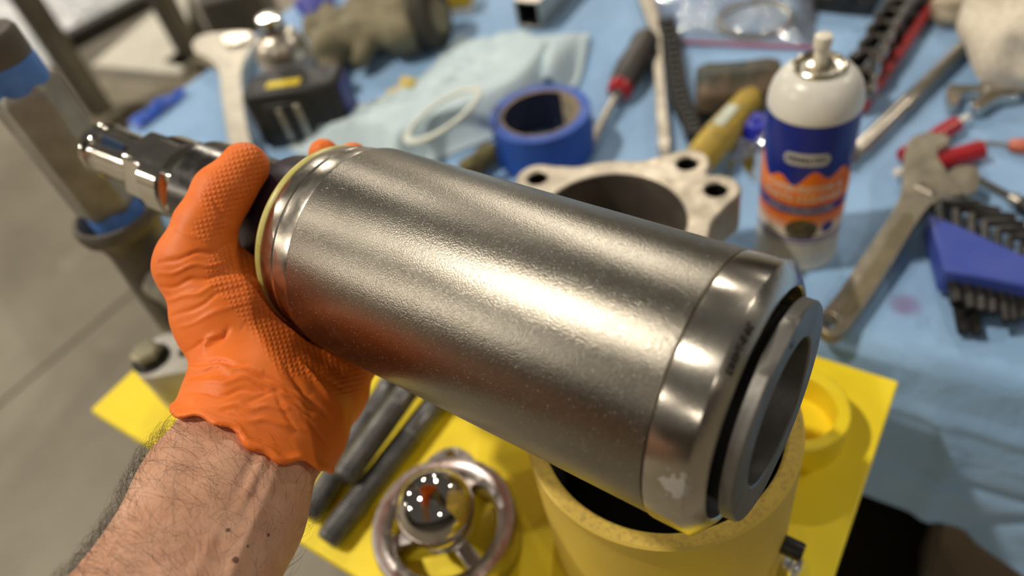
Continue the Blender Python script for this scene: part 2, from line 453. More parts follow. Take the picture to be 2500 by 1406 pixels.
cap = L('end_cap', [(.048, .0928), (.0515, .0930), (.0524, .0937), (.0526, .0950), (.0526, .1075), (.0523, .1081), (.0462, .1124), (.0446, .1126), (.0440, .1118), (.0440, .0990), (.030, .0990)], m_cap)
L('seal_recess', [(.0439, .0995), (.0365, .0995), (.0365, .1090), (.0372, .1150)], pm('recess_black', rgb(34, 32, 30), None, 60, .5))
disc_prof = [(.0365, .1148), (.0408, .1150), (.0415, .1156), (.0415, .1196), (.0409, .1204), (.0288, .1204), (.0280, .1198), (.0278, .1000), (0, .0998)]
dv, df_ = lathe(disc_prof, SEG)
for v in dv:                                      # two spanner flats cut across the plunger end
    r = math.hypot(v.x, v.y)
    if r > .030 and v.z > .1100:
        q = cylpt(0, -150, 1) - CC; q = CM.transposed() @ q
        for sg in (1, -1):
            t = (v.x * q.x + v.y * q.y) * sg
            if t > .0402: v.x -= sg * q.x * (t - .0402); v.y -= sg * q.y * (t - .0402)
pl = mk('plunger_end', dv, df_, pm('dull_grey_steel', rgb(128, 126, 122), rgb(112, 110, 107), 50, .42, .5, .85, .05, 600), cy)
mk('pin_hole', *xf(lathe([(0, .0), (.0011, .0), (.0011, .0002), (0, .0002)], 12), TR(CM.transposed() @ (cylpt(.1204, 38, .0345) - CC))), black_plastic, pl)
L('neck', [(.030, -.1420), (.0355, -.1415), (.0362, -.1400), (.0362, -.1090), (.02, -.1090)], pm('purple_anodised', rgb(58, 44, 62), rgb(46, 36, 50), 60, .3, .4, .5))
L('shaft', [(.012, -.2140), (.0270, -.2140), (.029, -.2120), (.029, -.1400), (.02, -.1400)], metal('dark_shaft', rgb(96, 94, 92), .22, .32))
hv, hf = lathe([(.012, -.2760), (.0205, -.2758), (.0232, -.2735), (.0236, -.2710), (.0236, -.2130), (.0215, -.2125), (.010, -.2125)], 6)
mk('hex_block', hv, hf, chrome, cy, bevel=.0016)
L('lock_nut', [(.012, -.2520), (.0230, -.2520), (.0246, -.2505), (.0246, -.2320), (.0230, -.2305), (.012, -.2305)], chrome, seg=64)
L('rod', [(.0, -.3200), (.0155, -.3200), (.0163, -.3190), (.0163, -.2750), (.010, -.2750)], chrome, seg=64)
L('rod_knob', [(0, -.3330), (.0155, -.3330), (.0175, -.3315), (.0180, -.3290), (.0176, -.3265), (.0155, -.3255), (.0150, -.3240), (.0165, -.3228), (.0170, -.3210), (.0165, -.3190), (.012, -.3185)], chrome, seg=64)

def text_mesh(body, size, bold=0.0):
    cu = bpy.data.curves.new('t', 'FONT'); cu.body = body; cu.size = size; cu.align_x = 'CENTER'; cu.align_y = 'CENTER'
    cu.resolution_u = 3; cu.offset = bold; cu.extrude = 0
    o = bpy.data.objects.new('t', cu); COL.objects.link(o); bpy.context.view_layer.update()
    dg = bpy.context.evaluated_depsgraph_get(); me = o.evaluated_get(dg).to_mesh()
    V = [v.co.copy() for v in me.vertices]; Fc = [tuple(p.vertices) for p in me.polygons]
    o.evaluated_get(dg).to_mesh_clear(); bpy.data.objects.remove(o); bpy.data.curves.remove(cu)
    return V, Fc
# stamped marks on the cap's bevel
ink = pm('stamp_shadow', rgb(40, 34, 30), None, 60, .6)
for body, px, py, sz in (('S-74582', 1797, 868, .0040), ('26', 1837, 808, .0042)):
    tv, tf = text_mesh(body, sz, .00016)
    q = CM.transposed() @ (on_cyl(px, py, .0492) - CC); a0 = math.atan2(q.y, q.x)
    sl = Vector((.0523 - .0462, 0, .1081 - .1124)).normalized(); out = []
    for v in tv:
        k = v.y + .0002; r = .04925 + k * sl.x; z = .11025 + k * sl.z; a = a0 + v.x / .0492
        nx = .00014; out.append(Vector(((r + nx) * math.cos(a), (r + nx) * math.sin(a), z + nx)))
    mk('stamped_number', out, tf, ink, cap, sharp=None)

# ------------------------------------------------------------------ the gloved left hand and forearm
A3 = lambda px, py, Z: np.array(PZ(px, py, Z), np.float32)
thumb = [A3(598, 406, .356), A3(542, 476, .350), A3(500, 552, .346), A3(473, 645, .343), A3(545, 770, .345), A3(612, 900, .342), A3(625, 1000, .333)]
thumb_r = [.0110, .0121, .0128, .0142, .0180, .0195, .0215]
palm = [(A3(473, 645, .345), A3(590, 715, .366), .0142, .017), (A3(545, 780, .347), A3(690, 850, .370), .0190, .019),
        (A3(590, 715, .368), A3(720, 825, .383), .017, .018), (A3(690, 850, .372), A3(785, 950, .372), .019, .020),
        (A3(690, 850, .374), A3(820, 915, .390), .018, .016),
        (A3(618, 960, .336), A3(690, 870, .364), .021, .020), (A3(604, 1010, .330), A3(705, 1035, .340), .0200, .0205),
        (A3(785, 950, .372), A3(712, 1040, .340), .018, .0205)]
fing = []
for s, R, angs, r0 in ((-.164, .0335, (-118, -150, 172, 132, 106), .0092), (-.144, .0370, (-112, -145, -180, 140, 107), .0092),
                       (-.110, .0500, (-108, -140, -170, 160, 140), .0092), (-.088, .0522, (-104, -130, -155, 178, 158), .0084)):
    pts = [np.array(cylpt(s + .003 * i, a, R + r0 * (1.35 if i == 0 else 1.02)), np.float32) for i, a in enumerate(angs)]
    fing.append((pts, [r0 * k for k in (1.25, 1.1, 1.04, .98, .86)]))
arm_w = np.array(PZ(616, 1075, .322)); arm_d = np.array(PZ(438, 1440, .272)) - arm_w; arm_d /= np.linalg.norm(arm_d)
arm_side = np.cross(arm_d, (CAM - arm_w) / np.linalg.norm(CAM - arm_w)); arm_side /= np.linalg.norm(arm_side)
if arm_side @ (M3 @ np.array([1, 0, 0])) < 0: arm_side = -arm_side            # points to the right of the photo
arm = []
for k, (t, half, r) in enumerate(((-.012, .0085, .0222), (.03, .0085, .0232), (.09, .009, .0260), (.15, .009, .0300), (.21, .007, .0345), (.25, .004, .034))):
    cpt = arm_w + arm_d * t; arm.append((cpt, half, r))

def sd_hand(X):
    f = None
    for i in range(len(thumb) - 1):
        c = capsule(X, thumb[i], thumb[i + 1], thumb_r[i], thumb_r[i + 1]); f = c if f is None else smin(f, c, .006)
    g = None
    for a, b, ra, rb in palm:
        c = capsule(X, a, b, ra, rb); g = c if g is None else smin(g, c, .014)
    f = smin(f, g, .010)
    for pts, rs in fing:
        q = None
        for i in range(4):
            c = capsule(X, pts[i], pts[i + 1], rs[i], rs[i + 1]); q = c if q is None else smin(q, c, .004)
        # each finger springs from the far edge of the palm
        q = smin(q, capsule(X, palm[4][1] * .45 + palm[2][1] * .55, pts[0], .015, rs[0]), .006)
        f = smin(f, q, .005)
    return f
def sd_arm(X):
    f = None
    for (a, ha, ra), (b, hb, rb) in zip(arm[:-1], arm[1:]):
        for sg in (-1, 1):
            c = capsule(X, a + arm_side * ha * sg, b + arm_side * hb * sg, ra, rb)
            f = c if f is None else smin(f, c, .012)
    return f

hand_lo = np.min([p for p in thumb] + [p for pr in palm for p in pr[:2]] + [p for f_ in fing for p in f_[0]] + [arm_w], 0) - .045
hand_hi = np.max([p for p in thumb] + [p for pr in palm for p in pr[:2]] + [p for f_ in fing for p in f_[0]] + [arm_w], 0) + .045

# --- skin: hand and forearm in one surface (the hand part is inside the glove)
elbow = np.array(arm[-1][0]); lo = np.minimum(hand_lo, elbow - .05); hi = np.maximum(hand_hi, elbow + .05)
gh = .0018
def sd_skin(X):
    f = smin(sd_hand(X) + .0016, sd_arm(X), .014)
    return np.maximum(f, .0012 - sd_cylinder(X))
fs, o_ = sd_eval(sd_skin, lo, hi, gh)
V, Q = surface_nets(fs, o_, gh); del fs
V = relax(V, Q, 3); Nn = normals(V, Q)
pxy = pix(V); vis = (Nn * (CAM - V)).sum(1) > 0
def seg_dist(p, a, b):
    a = np.array(a, float); b = np.array(b, float); ab = b - a
    t = np.clip(((p - a) @ ab) / (ab @ ab), 0, 1); return np.linalg.norm(p - a - t[:, None] * ab, axis=1), t
disp = np.zeros(len(V))
for a, b, wd, am in [((690, 1110), (560, 1406), 16, .0011), ((655, 1095), (600, 1200), 12, .0009), ((600, 1200), (470, 1406), 16, .0006),
                     ((500, 1080), (330, 1406), 40, -.0010), ((625, 1105), (530, 1330), 14, -.0008)]:      # tendons and veins
    dd, t = seg_dist(pxy, a, b); disp += vis * am * np.exp(-(dd / wd) ** 2)
disp += .0005 * Wob(.02, 14, 5)(V)
V = V + Nn * disp[:, None]

def skin_mat():
    N = NT('skin'); c = N.coord()
    a = N.noise(45, 5, .6, c); b = N.noise(260, 4, .6, c); p = N.n('ShaderNodeTexVoronoi', i_Vector=c); p.inputs['Scale'].default_value = 900
    col = N.ramp(a, [(.3, rgb(190, 138, 108)), (.5, rgb(204, 154, 124)), (.72, rgb(214, 168, 140))])
    col = N.mix(N.math('MULTIPLY', N.ramp(b, [(.5, 0.), (.7, 1.)]), .22), col, rgb(176, 112, 88))
    for (x, y, Z, rad) in ((574, 1370, .262, .0013), (560, 1293, .270, .0008), (680, 1300, .272, .0007), (618, 1326, .268, .0006)):
        # a few moles
        pt = min(((Vector(v) - PZ(x, y, Z)).length, tuple(v)) for v in V[np.argsort(np.linalg.norm(pxy - [x, y], axis=1))[:40]] if True)[1]
        pt = tuple(np.array(pt) - arm_w)
        dist = N.n('ShaderNodeVectorMath', operation='DISTANCE', i_0=c, i_1=pt).outputs['Value']
        col = N.mix(N.ramp(N.math('DIVIDE', dist, rad * 2), [(.4, .85), (.6, 0.)]), col, rgb(92, 50, 38))
    nb = N.bump(p.outputs['Distance'], .12, .0004); nb = N.bump(b, .12, .0008, nb)
    return N.fin(col, .5, 0.0, nb, Subsurface_Weight=.12, Subsurface_Radius=(.004, .0015, .0008), Subsurface_Scale=1.0)
# only viewer-facing vertices may carry the moles
keep = np.where(vis)[0]
_V, _p = V, pxy
V, pxy = V[keep], pxy[keep]
m_skin = skin_mat()
V, pxy = _V, _p
person = mk_np('person', V - arm_w, Q, m_skin, None, Vector(arm_w))
tag(person, 'bare hairy left forearm of a person in an orange glove, holding up the steel cylinder', 'person')
skinV, skinN, skinPix, skinVis = V, Nn, pxy, vis

# --- orange glove
gh = .0010
aw32, ad32, as32 = (v.astype(np.float32) for v in (arm_w, arm_d, arm_side))
ac32 = np.cross(as32, ad32); ac32 = ac32 if ac32 @ (CAM - arm_w) > 0 else -ac32          # across, towards the viewer
def sd_glove(X):
    tw = (X - aw32) @ ad32; sdv = (X - aw32) @ as32                          # along and across the forearm
    loose = np.clip((tw + .045) / .05, 0, 1)
    f = smin(sd_hand(X), sd_arm(X) - .0005, .014) - .0006 - .0020 * loose
    cz = (X - aw32) @ ac32
    hem = .001 + .018 * np.clip(cz / .028, -.6, 1) + .0015 * sdv / .03 + .0026 * np.sin(sdv * 150 + .6) + .0012 * np.sin(sdv * 420 + 2)   # wavy rolled hem of the cuff
    f = f - .0012 * np.exp(-((tw - hem + .0022) / .0018) ** 2)
    return np.maximum(np.maximum(f, tw - hem), .0004 - sd_cylinder(X))
fg, o_ = sd_eval(sd_glove, hand_lo - .004, hand_hi + .004, gh)
V, Q = surface_nets(fg, o_, gh); del fg
V = relax(V, Q, 2); Nn = normals(V, Q)
pxy = pix(V); vis = np.clip((Nn * (CAM - V)).sum(1) / .1, 0, 1)
disp = np.zeros(len(V))
creases = [  # pixel runs of folds in the thin rubber: start, end, half width, depth
    ((395, 640), (570, 598), 9, -.0011), ((390, 665), (560, 640), 8, .0008), ((405, 700), (600, 660), 9, -.0010), ((400, 735), (560, 690), 9, .0008),
    ((425, 770), (590, 700), 8, -.0009), ((440, 800), (600, 735), 9, .0006), ((500, 480), (572, 545), 7, -.0010), ((430, 560), (500, 590), 10, .0006),
    ((520, 815), (500, 860), 10, .0016), ((560, 800), (505, 850), 9, -.0014), ((460, 855), (560, 808), 8, -.0009),
    ((465, 880), (600, 890), 7, -.0016), ((465, 893), (640, 905), 8, .0014), ((520, 880), (760, 960), 9, -.0012), ((540, 900), (760, 985), 8, .0010),
    ((455, 915), (560, 900), 6, -.0012), ((450, 935), (620, 925), 9, .0012), ((455, 960), (640, 955), 9, -.0012), ((470, 985), (700, 1000), 9, .0010),
    ((600, 985), (680, 950), 7, -.0008), ((690, 890), (790, 1010), 10, -.0013), ((730, 880), (815, 985), 10, .0012), ((700, 950), (800, 1020), 8, -.0010),
    ((640, 930), (760, 1010), 7, -.0009), ((560, 1010), (740, 1050), 10, .0010), ((670, 960), (720, 1060), 9, -.0008), ((610, 930), (650, 965), 6, -.0008),
    ((740, 1010), (800, 1090), 9, -.0010), ((770, 900), (850, 960), 8, -.0008), ((595, 790), (588, 815), 3, -.0007), ((690, 985), (775, 1025), 6, .0011)]
for a, b, wd, am in creases:
    dd, t = seg_dist(pxy + 5 * np.stack([Wob(40, 6, 31)(np.c_[pxy, 0 * pxy[:, 0]]), Wob(40, 6, 32)(np.c_[pxy, 0 * pxy[:, 0]])], 1), a, b)
    disp += vis * am * .95 * np.exp(-(dd / (wd * .62)) ** 2) * (.35 + .65 * np.sin(PI * np.clip(t, .04, .96)))
disp += .00022 * Wob(.012, 14, 8)(V)
V = V + Nn * disp[:, None]
Vt = np.asarray(V)
far = sd_cylinder(Vt.astype(np.float32)); push = np.clip(.0003 - far, 0, .003)
def glove_mat():
    N = NT('orange_nitrile'); c = N.coord()
    uv = N.n('ShaderNodeUVMap', uv_map='grip').outputs[0]
    mask = N.n('ShaderNodeAttribute', attribute_name='grip_mask').outputs['Fac']
    vo = N.n('ShaderNodeTexVoronoi', i_Vector=uv, voronoi_dimensions='2D'); vo.inputs['Scale'].default_value = 1.0; vo.inputs['Randomness'].default_value = 0.0
    dot = N.ramp(vo.outputs['Distance'], [(.18, 1.), (.46, 0.)])
    dot = N.math('MULTIPLY', dot, mask)
    a = N.noise(60, 4, .6, c); f = N.noise(500, 3, .55, c)
    col = N.ramp(a, [(.3, rgb(232, 112, 34)), (.7, rgb(240, 124, 42))])
    col = N.mix(N.math('MULTIPLY', N.math('SUBTRACT', 1.0, dot), N.math('MULTIPLY', mask, .12)), col, rgb(196, 84, 22))
    # dirty fingertip
    nb = N.bump(f, .12, .0003); nb = N.bump(dot, .55, .0007, nb)
    return N.fin(col, .52, 0.0, nb, Specular_IOR_Level=.35, Subsurface_Weight=.08, Subsurface_Radius=(.003, .001, .0004), Subsurface_Scale=1.0)
glove = mk_np('glove', V - arm_w, Q, glove_mat(), person)
tag(glove, 'thin bright orange rubber glove with a dotted grip pattern')
me = glove.data
# grip dots follow the palm side of the rubber
uvl = me.uv_layers.new(name='grip')
li = np.zeros(len(me.loops), np.int32); me.loops.foreach_get('vertex_index', li)
u_ = (pxy[:, 0] * .85 + pxy[:, 1] * .53) / 12.5; v_ = (-pxy[:, 0] * .53 + pxy[:, 1] * .85) / 12.5
uv = np.stack([u_ + v_, u_ - v_], 1) * .72
uvl.data.foreach_set('uv', uv[li].astype(np.float32).ravel())
def blob(pts, r):
    m = np.zeros(len(pxy))
    for a, b in zip(pts[:-1], pts[1:]):
        dd, _ = seg_dist(pxy, a, b); m = np.maximum(m, np.clip((r - dd) / 22, 0, 1))
    return m
mask = np.maximum(np.maximum(blob([(600, 400), (540, 480)], 58), blob([(525, 545), (505, 560)], 40)), np.maximum(blob([(560, 660), (640, 745), (720, 860)], 66), blob([(720, 860), (850, 930)], 48)))
at = me.attributes.new('grip_mask', 'FLOAT', 'POINT'); at.data.foreach_set('value', (mask * vis).astype(np.float32))

# --- hairs on the forearm (past counting: one object)
cand = np.where(((skinV - arm_w) @ arm_d > .012) & ((skinV - arm_w) @ arm_d < .20))[0]
side = (skinV[cand] - arm_w) @ arm_side
prob = np.clip(.25 + .75 * ((side - side.min()) / (side.max() - side.min())), 0, 1)
# the thumb side of the forearm is the hairier one
lf = 1
prob = np.clip(.25 + .75 * (1 - (side - side.min()) / (side.max() - side.min())), 0, 1)
pick = cand[rng.random(len(cand)) < prob ** 2.2 * (5200 / max(1, (prob ** 2.2).sum()))]
HV, HF = [], []; g = np.random.default_rng(11)
for i in pick:
    p = skinV[i]; n = skinN[i]; ln = g.uniform(.006, .013)
    d0 = arm_d * -.25 + arm_side * (-.55 if lf > 0 else .55) * g.normal(1, .35) + g.normal(size=3) * .35; d0 = d0 - n * (d0 @ n); d0 /= np.linalg.norm(d0)
    sd = np.cross(n, d0); bend = g.normal() * .5; base = len(HV); wd = g.uniform(.00004, .00007)
    for k in range(5):
        t = k / 4; q = p + d0 * ln * t + n * (.0003 + ln * .30 * math.sin(t * 2.3)) + sd * bend * ln * t * t * .5
        r = wd * (1 - .75 * t)
        for m_ in range(3):
            an = 2.094 * m_; HV.append(q + (sd * math.cos(an) + n * math.sin(an)) * r)
    for k in range(4):
        for m_ in range(3):
            a = base + k * 3 + m_; b = base + k * 3 + (m_ + 1) % 3; HF.append((a, b, b + 3, a + 3))
hair = mk_np('arm_hair', np.array(HV) - arm_w, np.array(HF), pm('dark_hair', rgb(46, 34, 26), rgb(66, 50, 38), 200, .5), person)
tag(hair, kind='stuff')

# ------------------------------------------------------------------ yellow fixture stand in front of the table
PH = .004                                             # its plate stands just above table-top height
eL = Vector((.7420, -.6704, 0)); eU = Vector((.6704, .7420, 0))
pA, pB = P(220, 1000, PH), P(2195, 930, PH); ab = pB - pA
pl_L, pl_W = ab.dot(eL), ab.dot(eU)
SM = Matrix((eL, eU, Vector((0, 0, 1)))).transposed()
st = thing('fixture_stand', 'yellow painted steel fixture stand with a big upright tube welded to its plate', 'stand', (pA.x, pA.y, 0), SM)
def S(px, py, h=PH):                                  # photo pixel -> stand's own axes
    q = P(px, py, h) - pA; return Vector((q.dot(eL), q.dot(eU), TZ + h))
zp = TZ + PH
mk('plate', *box(pl_L, pl_W, .012, (pl_L / 2, pl_W / 2, zp - .006)), yellow_paint, st, bevel=.0015)
mk('pedestal', *box(.10, .10, zp - .024, (pl_L * .42, pl_W * .5, .012 + (zp - .024) / 2)), yellow_paint, st, bevel=.004)
mk('base_plate', *box(.42, .24, .012, (pl_L * .42, pl_W * .5, .006)), yellow_paint, st, bevel=.002)
def worn_yellow():
    N = NT('worn_yellow_paint'); c = N.coord(); a = N.noise(330, 5, .65, c); b = N.noise(22, 4, .6, c)
    col = N.ramp(b, [(.3, rgb(206, 176, 70)), (.7, rgb(190, 160, 60))])
    col = N.mix(N.ramp(a, [(.45, 0.), (.70, .5)]), col, rgb(104, 88, 56))
    return N.fin(col, .55, 0.0, N.bump(a, .25, .0008))
def tube_yellow():
    N = NT('faded_yellow_paint'); c = N.coord(); a = N.noise(14, 5, .6, c); g = N.noise(420, 3, .6, c)
    col = N.ramp(a, [(.3, rgb(218, 190, 84)), (.7, rgb(206, 176, 70))])
    return N.fin(col, .5, 0.0, N.bump(g, .12, .0006))
tc = Vector((.0589, .2134, 0)) - Vector((pA.x, pA.y, 0)); tcx, tcy = tc.dot(eL), tc.dot(eU)
R0, R1, zt = .0724, .0635, TZ + .130
mk('upright_tube', *lathe([(R0, zp), (R0, zt - .0012), (R0 - .0012, zt - .0002)], 96), tube_yellow(), st, (tcx, tcy, 0))
mk('tube_rim', *lathe([(R0 - .0012, zt - .0002), (R0 - .0025, zt), (R1 + .0015, zt), (R1, zt - .0015)], 96), worn_yellow(), st, (tcx, tcy, 0))
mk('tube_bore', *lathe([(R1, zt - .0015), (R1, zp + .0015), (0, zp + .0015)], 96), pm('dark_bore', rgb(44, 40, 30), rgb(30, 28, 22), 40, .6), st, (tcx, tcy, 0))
b0 = S(1944, 992, PH + .028)
mk('boss', *lathe([(.034, zp), (.034, zp + .027), (.0328, zp + .028), (.0265, zp + .028), (.0255, zp + .027), (.0255, zp + .002), (0, zp + .002)], 64), yellow_paint, st, (b0.x, b0.y, 0))
# black grub screw in the tube's flank
ss = P(1921, 1332, .055); dv_ = Vector((ss.x - .0589, ss.y - .2134, 0)).normalized(); ang = math.atan2(dv_.dot(eU), dv_.dot(eL))
mk('set_screw', *xf(lathe([(0, -.004), (.0055, -.004), (.0055, .010), (.0048, .011), (.003, .011), (.003, .006), (0, .006)], 24),
   TR((tcx + math.cos(ang) * R0, tcy + math.sin(ang) * R0, TZ + .055), frame((math.cos(ang), math.sin(ang), 0)))), black_oxide, st)

# clear bag slumped beside the tube
def film_mat(name, tint):
    """thin clear film: mostly see-through, with a glossy skin that glints on its crumples"""
    N = NT(name); N.t.nodes.remove(N.b); c = N.coord(); a = N.noise(70, 4, .6, c, .8); nb = N.bump(a, .12, .002)
    tr = N.n('ShaderNodeBsdfTransparent'); gl = N.n('ShaderNodeBsdfGlossy', i_Color=tint, i_Roughness=.05, i_Normal=nb); df = N.n('ShaderNodeBsdfDiffuse', i_Color=tint)
    fr = N.n('ShaderNodeFresnel', i_IOR=1.5, i_Normal=nb)
    m1 = N.n('ShaderNodeMixShader', i_0=.16, i_1=tr.outputs[0], i_2=df.outputs[0])
    m2 = N.n('ShaderNodeMixShader', i_0=N.math('ADD', N.math('MULTIPLY', fr.outputs[0], 1.6), .06, 0, True), i_1=m1.outputs[0], i_2=gl.outputs[0])
    N.t.links.new(m2.outputs[0], N.out.inputs['Surface']); return N.m
film = film_mat('clear_film', rgb(236, 240, 246))
def crumpled_bag(name, label, pxs, h, seed, group=None):
    """crumpled clear film over a pixel outline: heights come from the crumple, the foot lies on the surface"""
    poly = [P(x, y, h) for x, y in pxs]; cen = sum(poly, Vector()) / len(poly); nr, na = 22, 84
    W1, W2 = Wob(.02, 14, seed), Wob(.010, 14, seed + 1); lp = smooth_loop(poly, max(2, na // len(poly))); na = len(lp); V = []
    for i in range(nr + 1):
        for k in range(na):
            t = 1 - i / nr; x = cen.x + (lp[k].x - cen.x) * t; y = cen.y + (lp[k].y - cen.y) * t
            q = np.array([x, y, 0.]); up = min(1, (1 - t) * 2.2)
            V.append((x - cen.x, y - cen.y, .0012 + up * (.014 + .007 * W1(q)) + .0045 * up * abs(W2(q))))
    Fc = [(i * na + k, i * na + (k + 1) % na, (i + 1) * na + (k + 1) % na, (i + 1) * na + k) for i in range(nr) for k in range(na)]
    o = mk(name, V, Fc, film, None, cen, sharp=50); return tag(o, label, 'bag', group)
crumpled_bag('plastic_bag', 'small crumpled clear bag lying on the yellow plate behind the upright tube', [(1885, 1375), (1925, 1340), (1965, 1368), (1972, 1420), (1925, 1460), (1888, 1430)], PH, 3)

# ------------------------------------------------------------------ ball valve cage and ball on the yellow plate
vc = Vector((-.0815, .2400, 0)); cage_m = metal('machined_steel', rgb(190, 184, 180), .25, .38, .85, 50, .1, 300)
cg = thing('valve_cage', 'machined steel ring cage with spokes, under the polished ball', 'valve part', (vc.x, vc.y, zp), .5)
mk('ring', *lathe([(.0360, 0), (.0480, 0), (.0484, .001), (.0484, .0265), (.0472, .0290), (.0425, .0292), (.0365, .0262), (.0350, .0235), (.0350, .0012)], 96, True), cage_m, cg)
mk('cup', *lathe([(.007, .0135), (.0145, .0145), (.0190, .0235), (.0180, .0245), (.0135, .0190), (.0070, .0182)], 48, True), cage_m, cg)
for k in range(3):
    a = k * 2 * PI / 3 + 2.62
    sp = box(.0250, .0105, .0110, (.0275, 0, .0105))
    for v in sp[0]:
        if v.x < .02: v.z += .006
    mk('spoke', *xf(sp, Matrix.Rotation(a, 4, 'Z')), cage_m, cg, bevel=.0015)
for a in (1.35,):
    lug = slab([smooth_loop([(.046, -.016), (.053, -.010), (.0565, 0), (.053, .010), (.046, .016), (.044, 0)], 4), circle((.0505, 0), .0036, 16)], .012, .027)
    mk('lug', *xf(lug, Matrix.Rotation(a - .5, 4, 'Z')), cage_m, cg, bevel=.001)
BR = .0250
bl = mk('steel_ball', *lathe([(BR * math.sin(PI * i / 48), -BR * math.cos(PI * i / 48)) for i in range(49)], 96),
        metal('mirror_steel', rgb(196, 190, 182), .035, .05, .95, 30, 0), None, (vc.x, vc.y, TZ + PH + .0180 + BR + .0042), sharp=180)
tag(bl, 'polished mirror-bright steel ball sitting on the valve cage', 'ball')

# ------------------------------------------------------------------ threaded studs
stud_m = pm('stud_steel', rgb(124, 124, 124), rgb(92, 92, 92), 60, .34, .48, .8, .1, 500)
def stud(a, b, r, label):
    d = b - a; ln = d.length; prof = [(0, 0), (r * .78, 0), (r * .88, .0015)]; z = .002; pitch = .0025; nth = int((ln * .62) / pitch)
    for i in range(nth): prof += [(r * .9, z), (r, z + pitch * .5)]; z += pitch
    prof += [(r * .94, z), (r * .96, z + .002), (r * .96, ln - .03)]; z = ln - .029
    for i in range(10): prof += [(r * .9, z), (r, z + pitch * .5)]; z += pitch
    prof += [(r * .85, z), (0, z)]
    o = mk('threaded_stud', *lathe(prof, 20), stud_m, None, a, frame(d), sharp=60)
    return tag(o, label, 'stud', 'threaded studs on the yellow plate')
sr = .0097
stud(P(797, 1322, PH + sr), P(1105, 930, PH + sr), sr, 'dark threaded stud lying on the yellow plate, the one beside the valve cage')
stud(P(752, 1262, PH + sr), P(985, 885, PH + sr), sr, 'dark threaded stud lying on the yellow plate, the one beside the forearm')
stud(P(838, 1170, PH + sr * 2.55), P(1040, 890, PH + sr * 2.55), sr, 'dark threaded stud lying on top of two others')

# ------------------------------------------------------------------ pump housing with a bore (stands at the plate's rear edge)
hh = .095
cast = pm('cast_aluminium', rgb(196, 188, 172), rgb(170, 160, 142), 40, .42, .55, .7, .25, 180, .0012)
hc = Vector((.0832, .4120, 0)); Rb = .0572
hs = thing('pump_housing', 'cast metal pump housing with a wide round bore and bolt-hole lugs', 'housing', (hc.x, hc.y, zp))
def hloc(px, py): q = P(px, py, hh) - hc; return Vector((q.x, q.y))
holes = [hloc(1677, 398), hloc(1748, 462), hloc(1312, 434)]
# lugs repeat round the flange
h3 = [(-holes[0]), (-holes[1]), (-holes[2])]
allh = holes + [Vector((v.x, v.y)) for v in h3]
out = []
for i in range(144):
    a = 2 * PI * i / 144; u = Vector((math.cos(a), math.sin(a))); r = .0745
    for q in allh:
        dq = q.length; da = math.atan2(u.x * q.y - u.y * q.x, u.dot(q)); 
        s_ = dq * math.sin(da)
        if abs(da) < .8:
            lr = .0185
            r = max(r, (dq * math.cos(da) + math.sqrt(lr * lr - s_ * s_)) if abs(s_) < lr else 0, (.0745 + (dq + .006 - .0745) * math.exp(-(da / .33) ** 4)))
    out.append(u * r)
Hz = hh - PH
mk('flange', *slab([out, circle((0, 0), Rb, 96)] + [circle(q, .0082, 24) for q in allh], Hz - .036, Hz), cast, hs, bevel=.0018)
mk('barrel', *lathe([(.0690, .0), (.0690, Hz - .0355), (Rb + .0008, Hz - .0355), (Rb + .0008, .0)], 96, True), cast, hs)
mk('bore_liner', *lathe([(0, .003), (Rb + .0004, .002), (Rb - .0006, Hz - .004), (Rb + .0002, Hz - .0005)], 96), pm('honed_bore', rgb(112, 104, 96), rgb(92, 86, 78), 30, .45, .55, .3), hs)
for q in allh:
    mk('bolt_hole', *lathe([(.0080, Hz - .0365), (.0080, Hz - .0012)], 24), black_oxide, hs, (q.x, q.y, 0))

# ------------------------------------------------------------------ pipe fitting standing on the plate, blue tape on its threads
galv = pm('galvanised_iron', rgb(168, 164, 154), rgb(138, 133, 123), 30, .5, .62, .55, .3, 140, .0012)
galv2 = pm('dark_malleable_iron', rgb(112, 106, 98), rgb(88, 82, 75), 34, .5, .65, .5, .3, 120, .0012)
blue_tape_m = pm('painters_tape', rgb(92, 140, 214), rgb(78, 124, 200), 70, .6, None, 0, .15, 400)
pc = P(518, 838, PH)
pf = thing('pipe_fitting', 'grey iron pipe tee with a tall hex bar, blue tape on its threads', 'pipe fitting', pc)
def pf_l(name, prof, m, seg=48, **kw): return mk(name, *lathe(prof, seg), m, pf, **kw)
pf_l('lower_pipe', [(0, 0), (.021, 0), (.021, .070), (.015, .070)], galv2)
pf_l('tee_body', [(.020, .030), (.0245, .032), (.0265, .045), (.0255, .085), (.0230, .128), (.0255, .142), (.0315, .148), (.0330, .153), (.0330, .158), (.0315, .161), (.0285, .161), (.0265, .157), (.0255, .144), (.015, .142)], galv2)
br = P(800, 640, .09) - P(300, 560, .09); br.z = 0; br.normalize()
mk('branch', *xf(lathe([(.016, .0), (.024, .004), (.0255, .022), (.0300, .030), (.0312, .036), (.0300, .041), (.0275, .042), (.0235, .040), (.0235, .018), (0, .018)], 48), TR((0, 0, .095), frame(br))), galv, pf)
tp = pf_l('tape_band', [(.018, .142), (.0195, .142), (.0197, .172), (.0185, .176), (.010, .176)], blue_tape_m)
hx = lathe([(0, .164), (.018, .164), (.0230, .168), (.0238, .172), (.0238, .264), (.0230, .268), (.0205, .271), (.0200, .272), (0, .272)], 6)
mk('hex_bar', *xf(hx, Matrix.Rotation(.35, 4, 'Z')), galv, pf, bevel=.0012, sharp=30)
pf_l('thread_tape', [(.014, .268), (.0195, .269), (.0195, .283), (.0188, .287), (.012, .287)], blue_tape_m)
pf_l('cap', [(.012, .2865), (.0185, .287), (.0192, .289), (.0192, .303), (.0175, .306), (.0110, .307), (.0110, .302), (0, .302)], galv2)

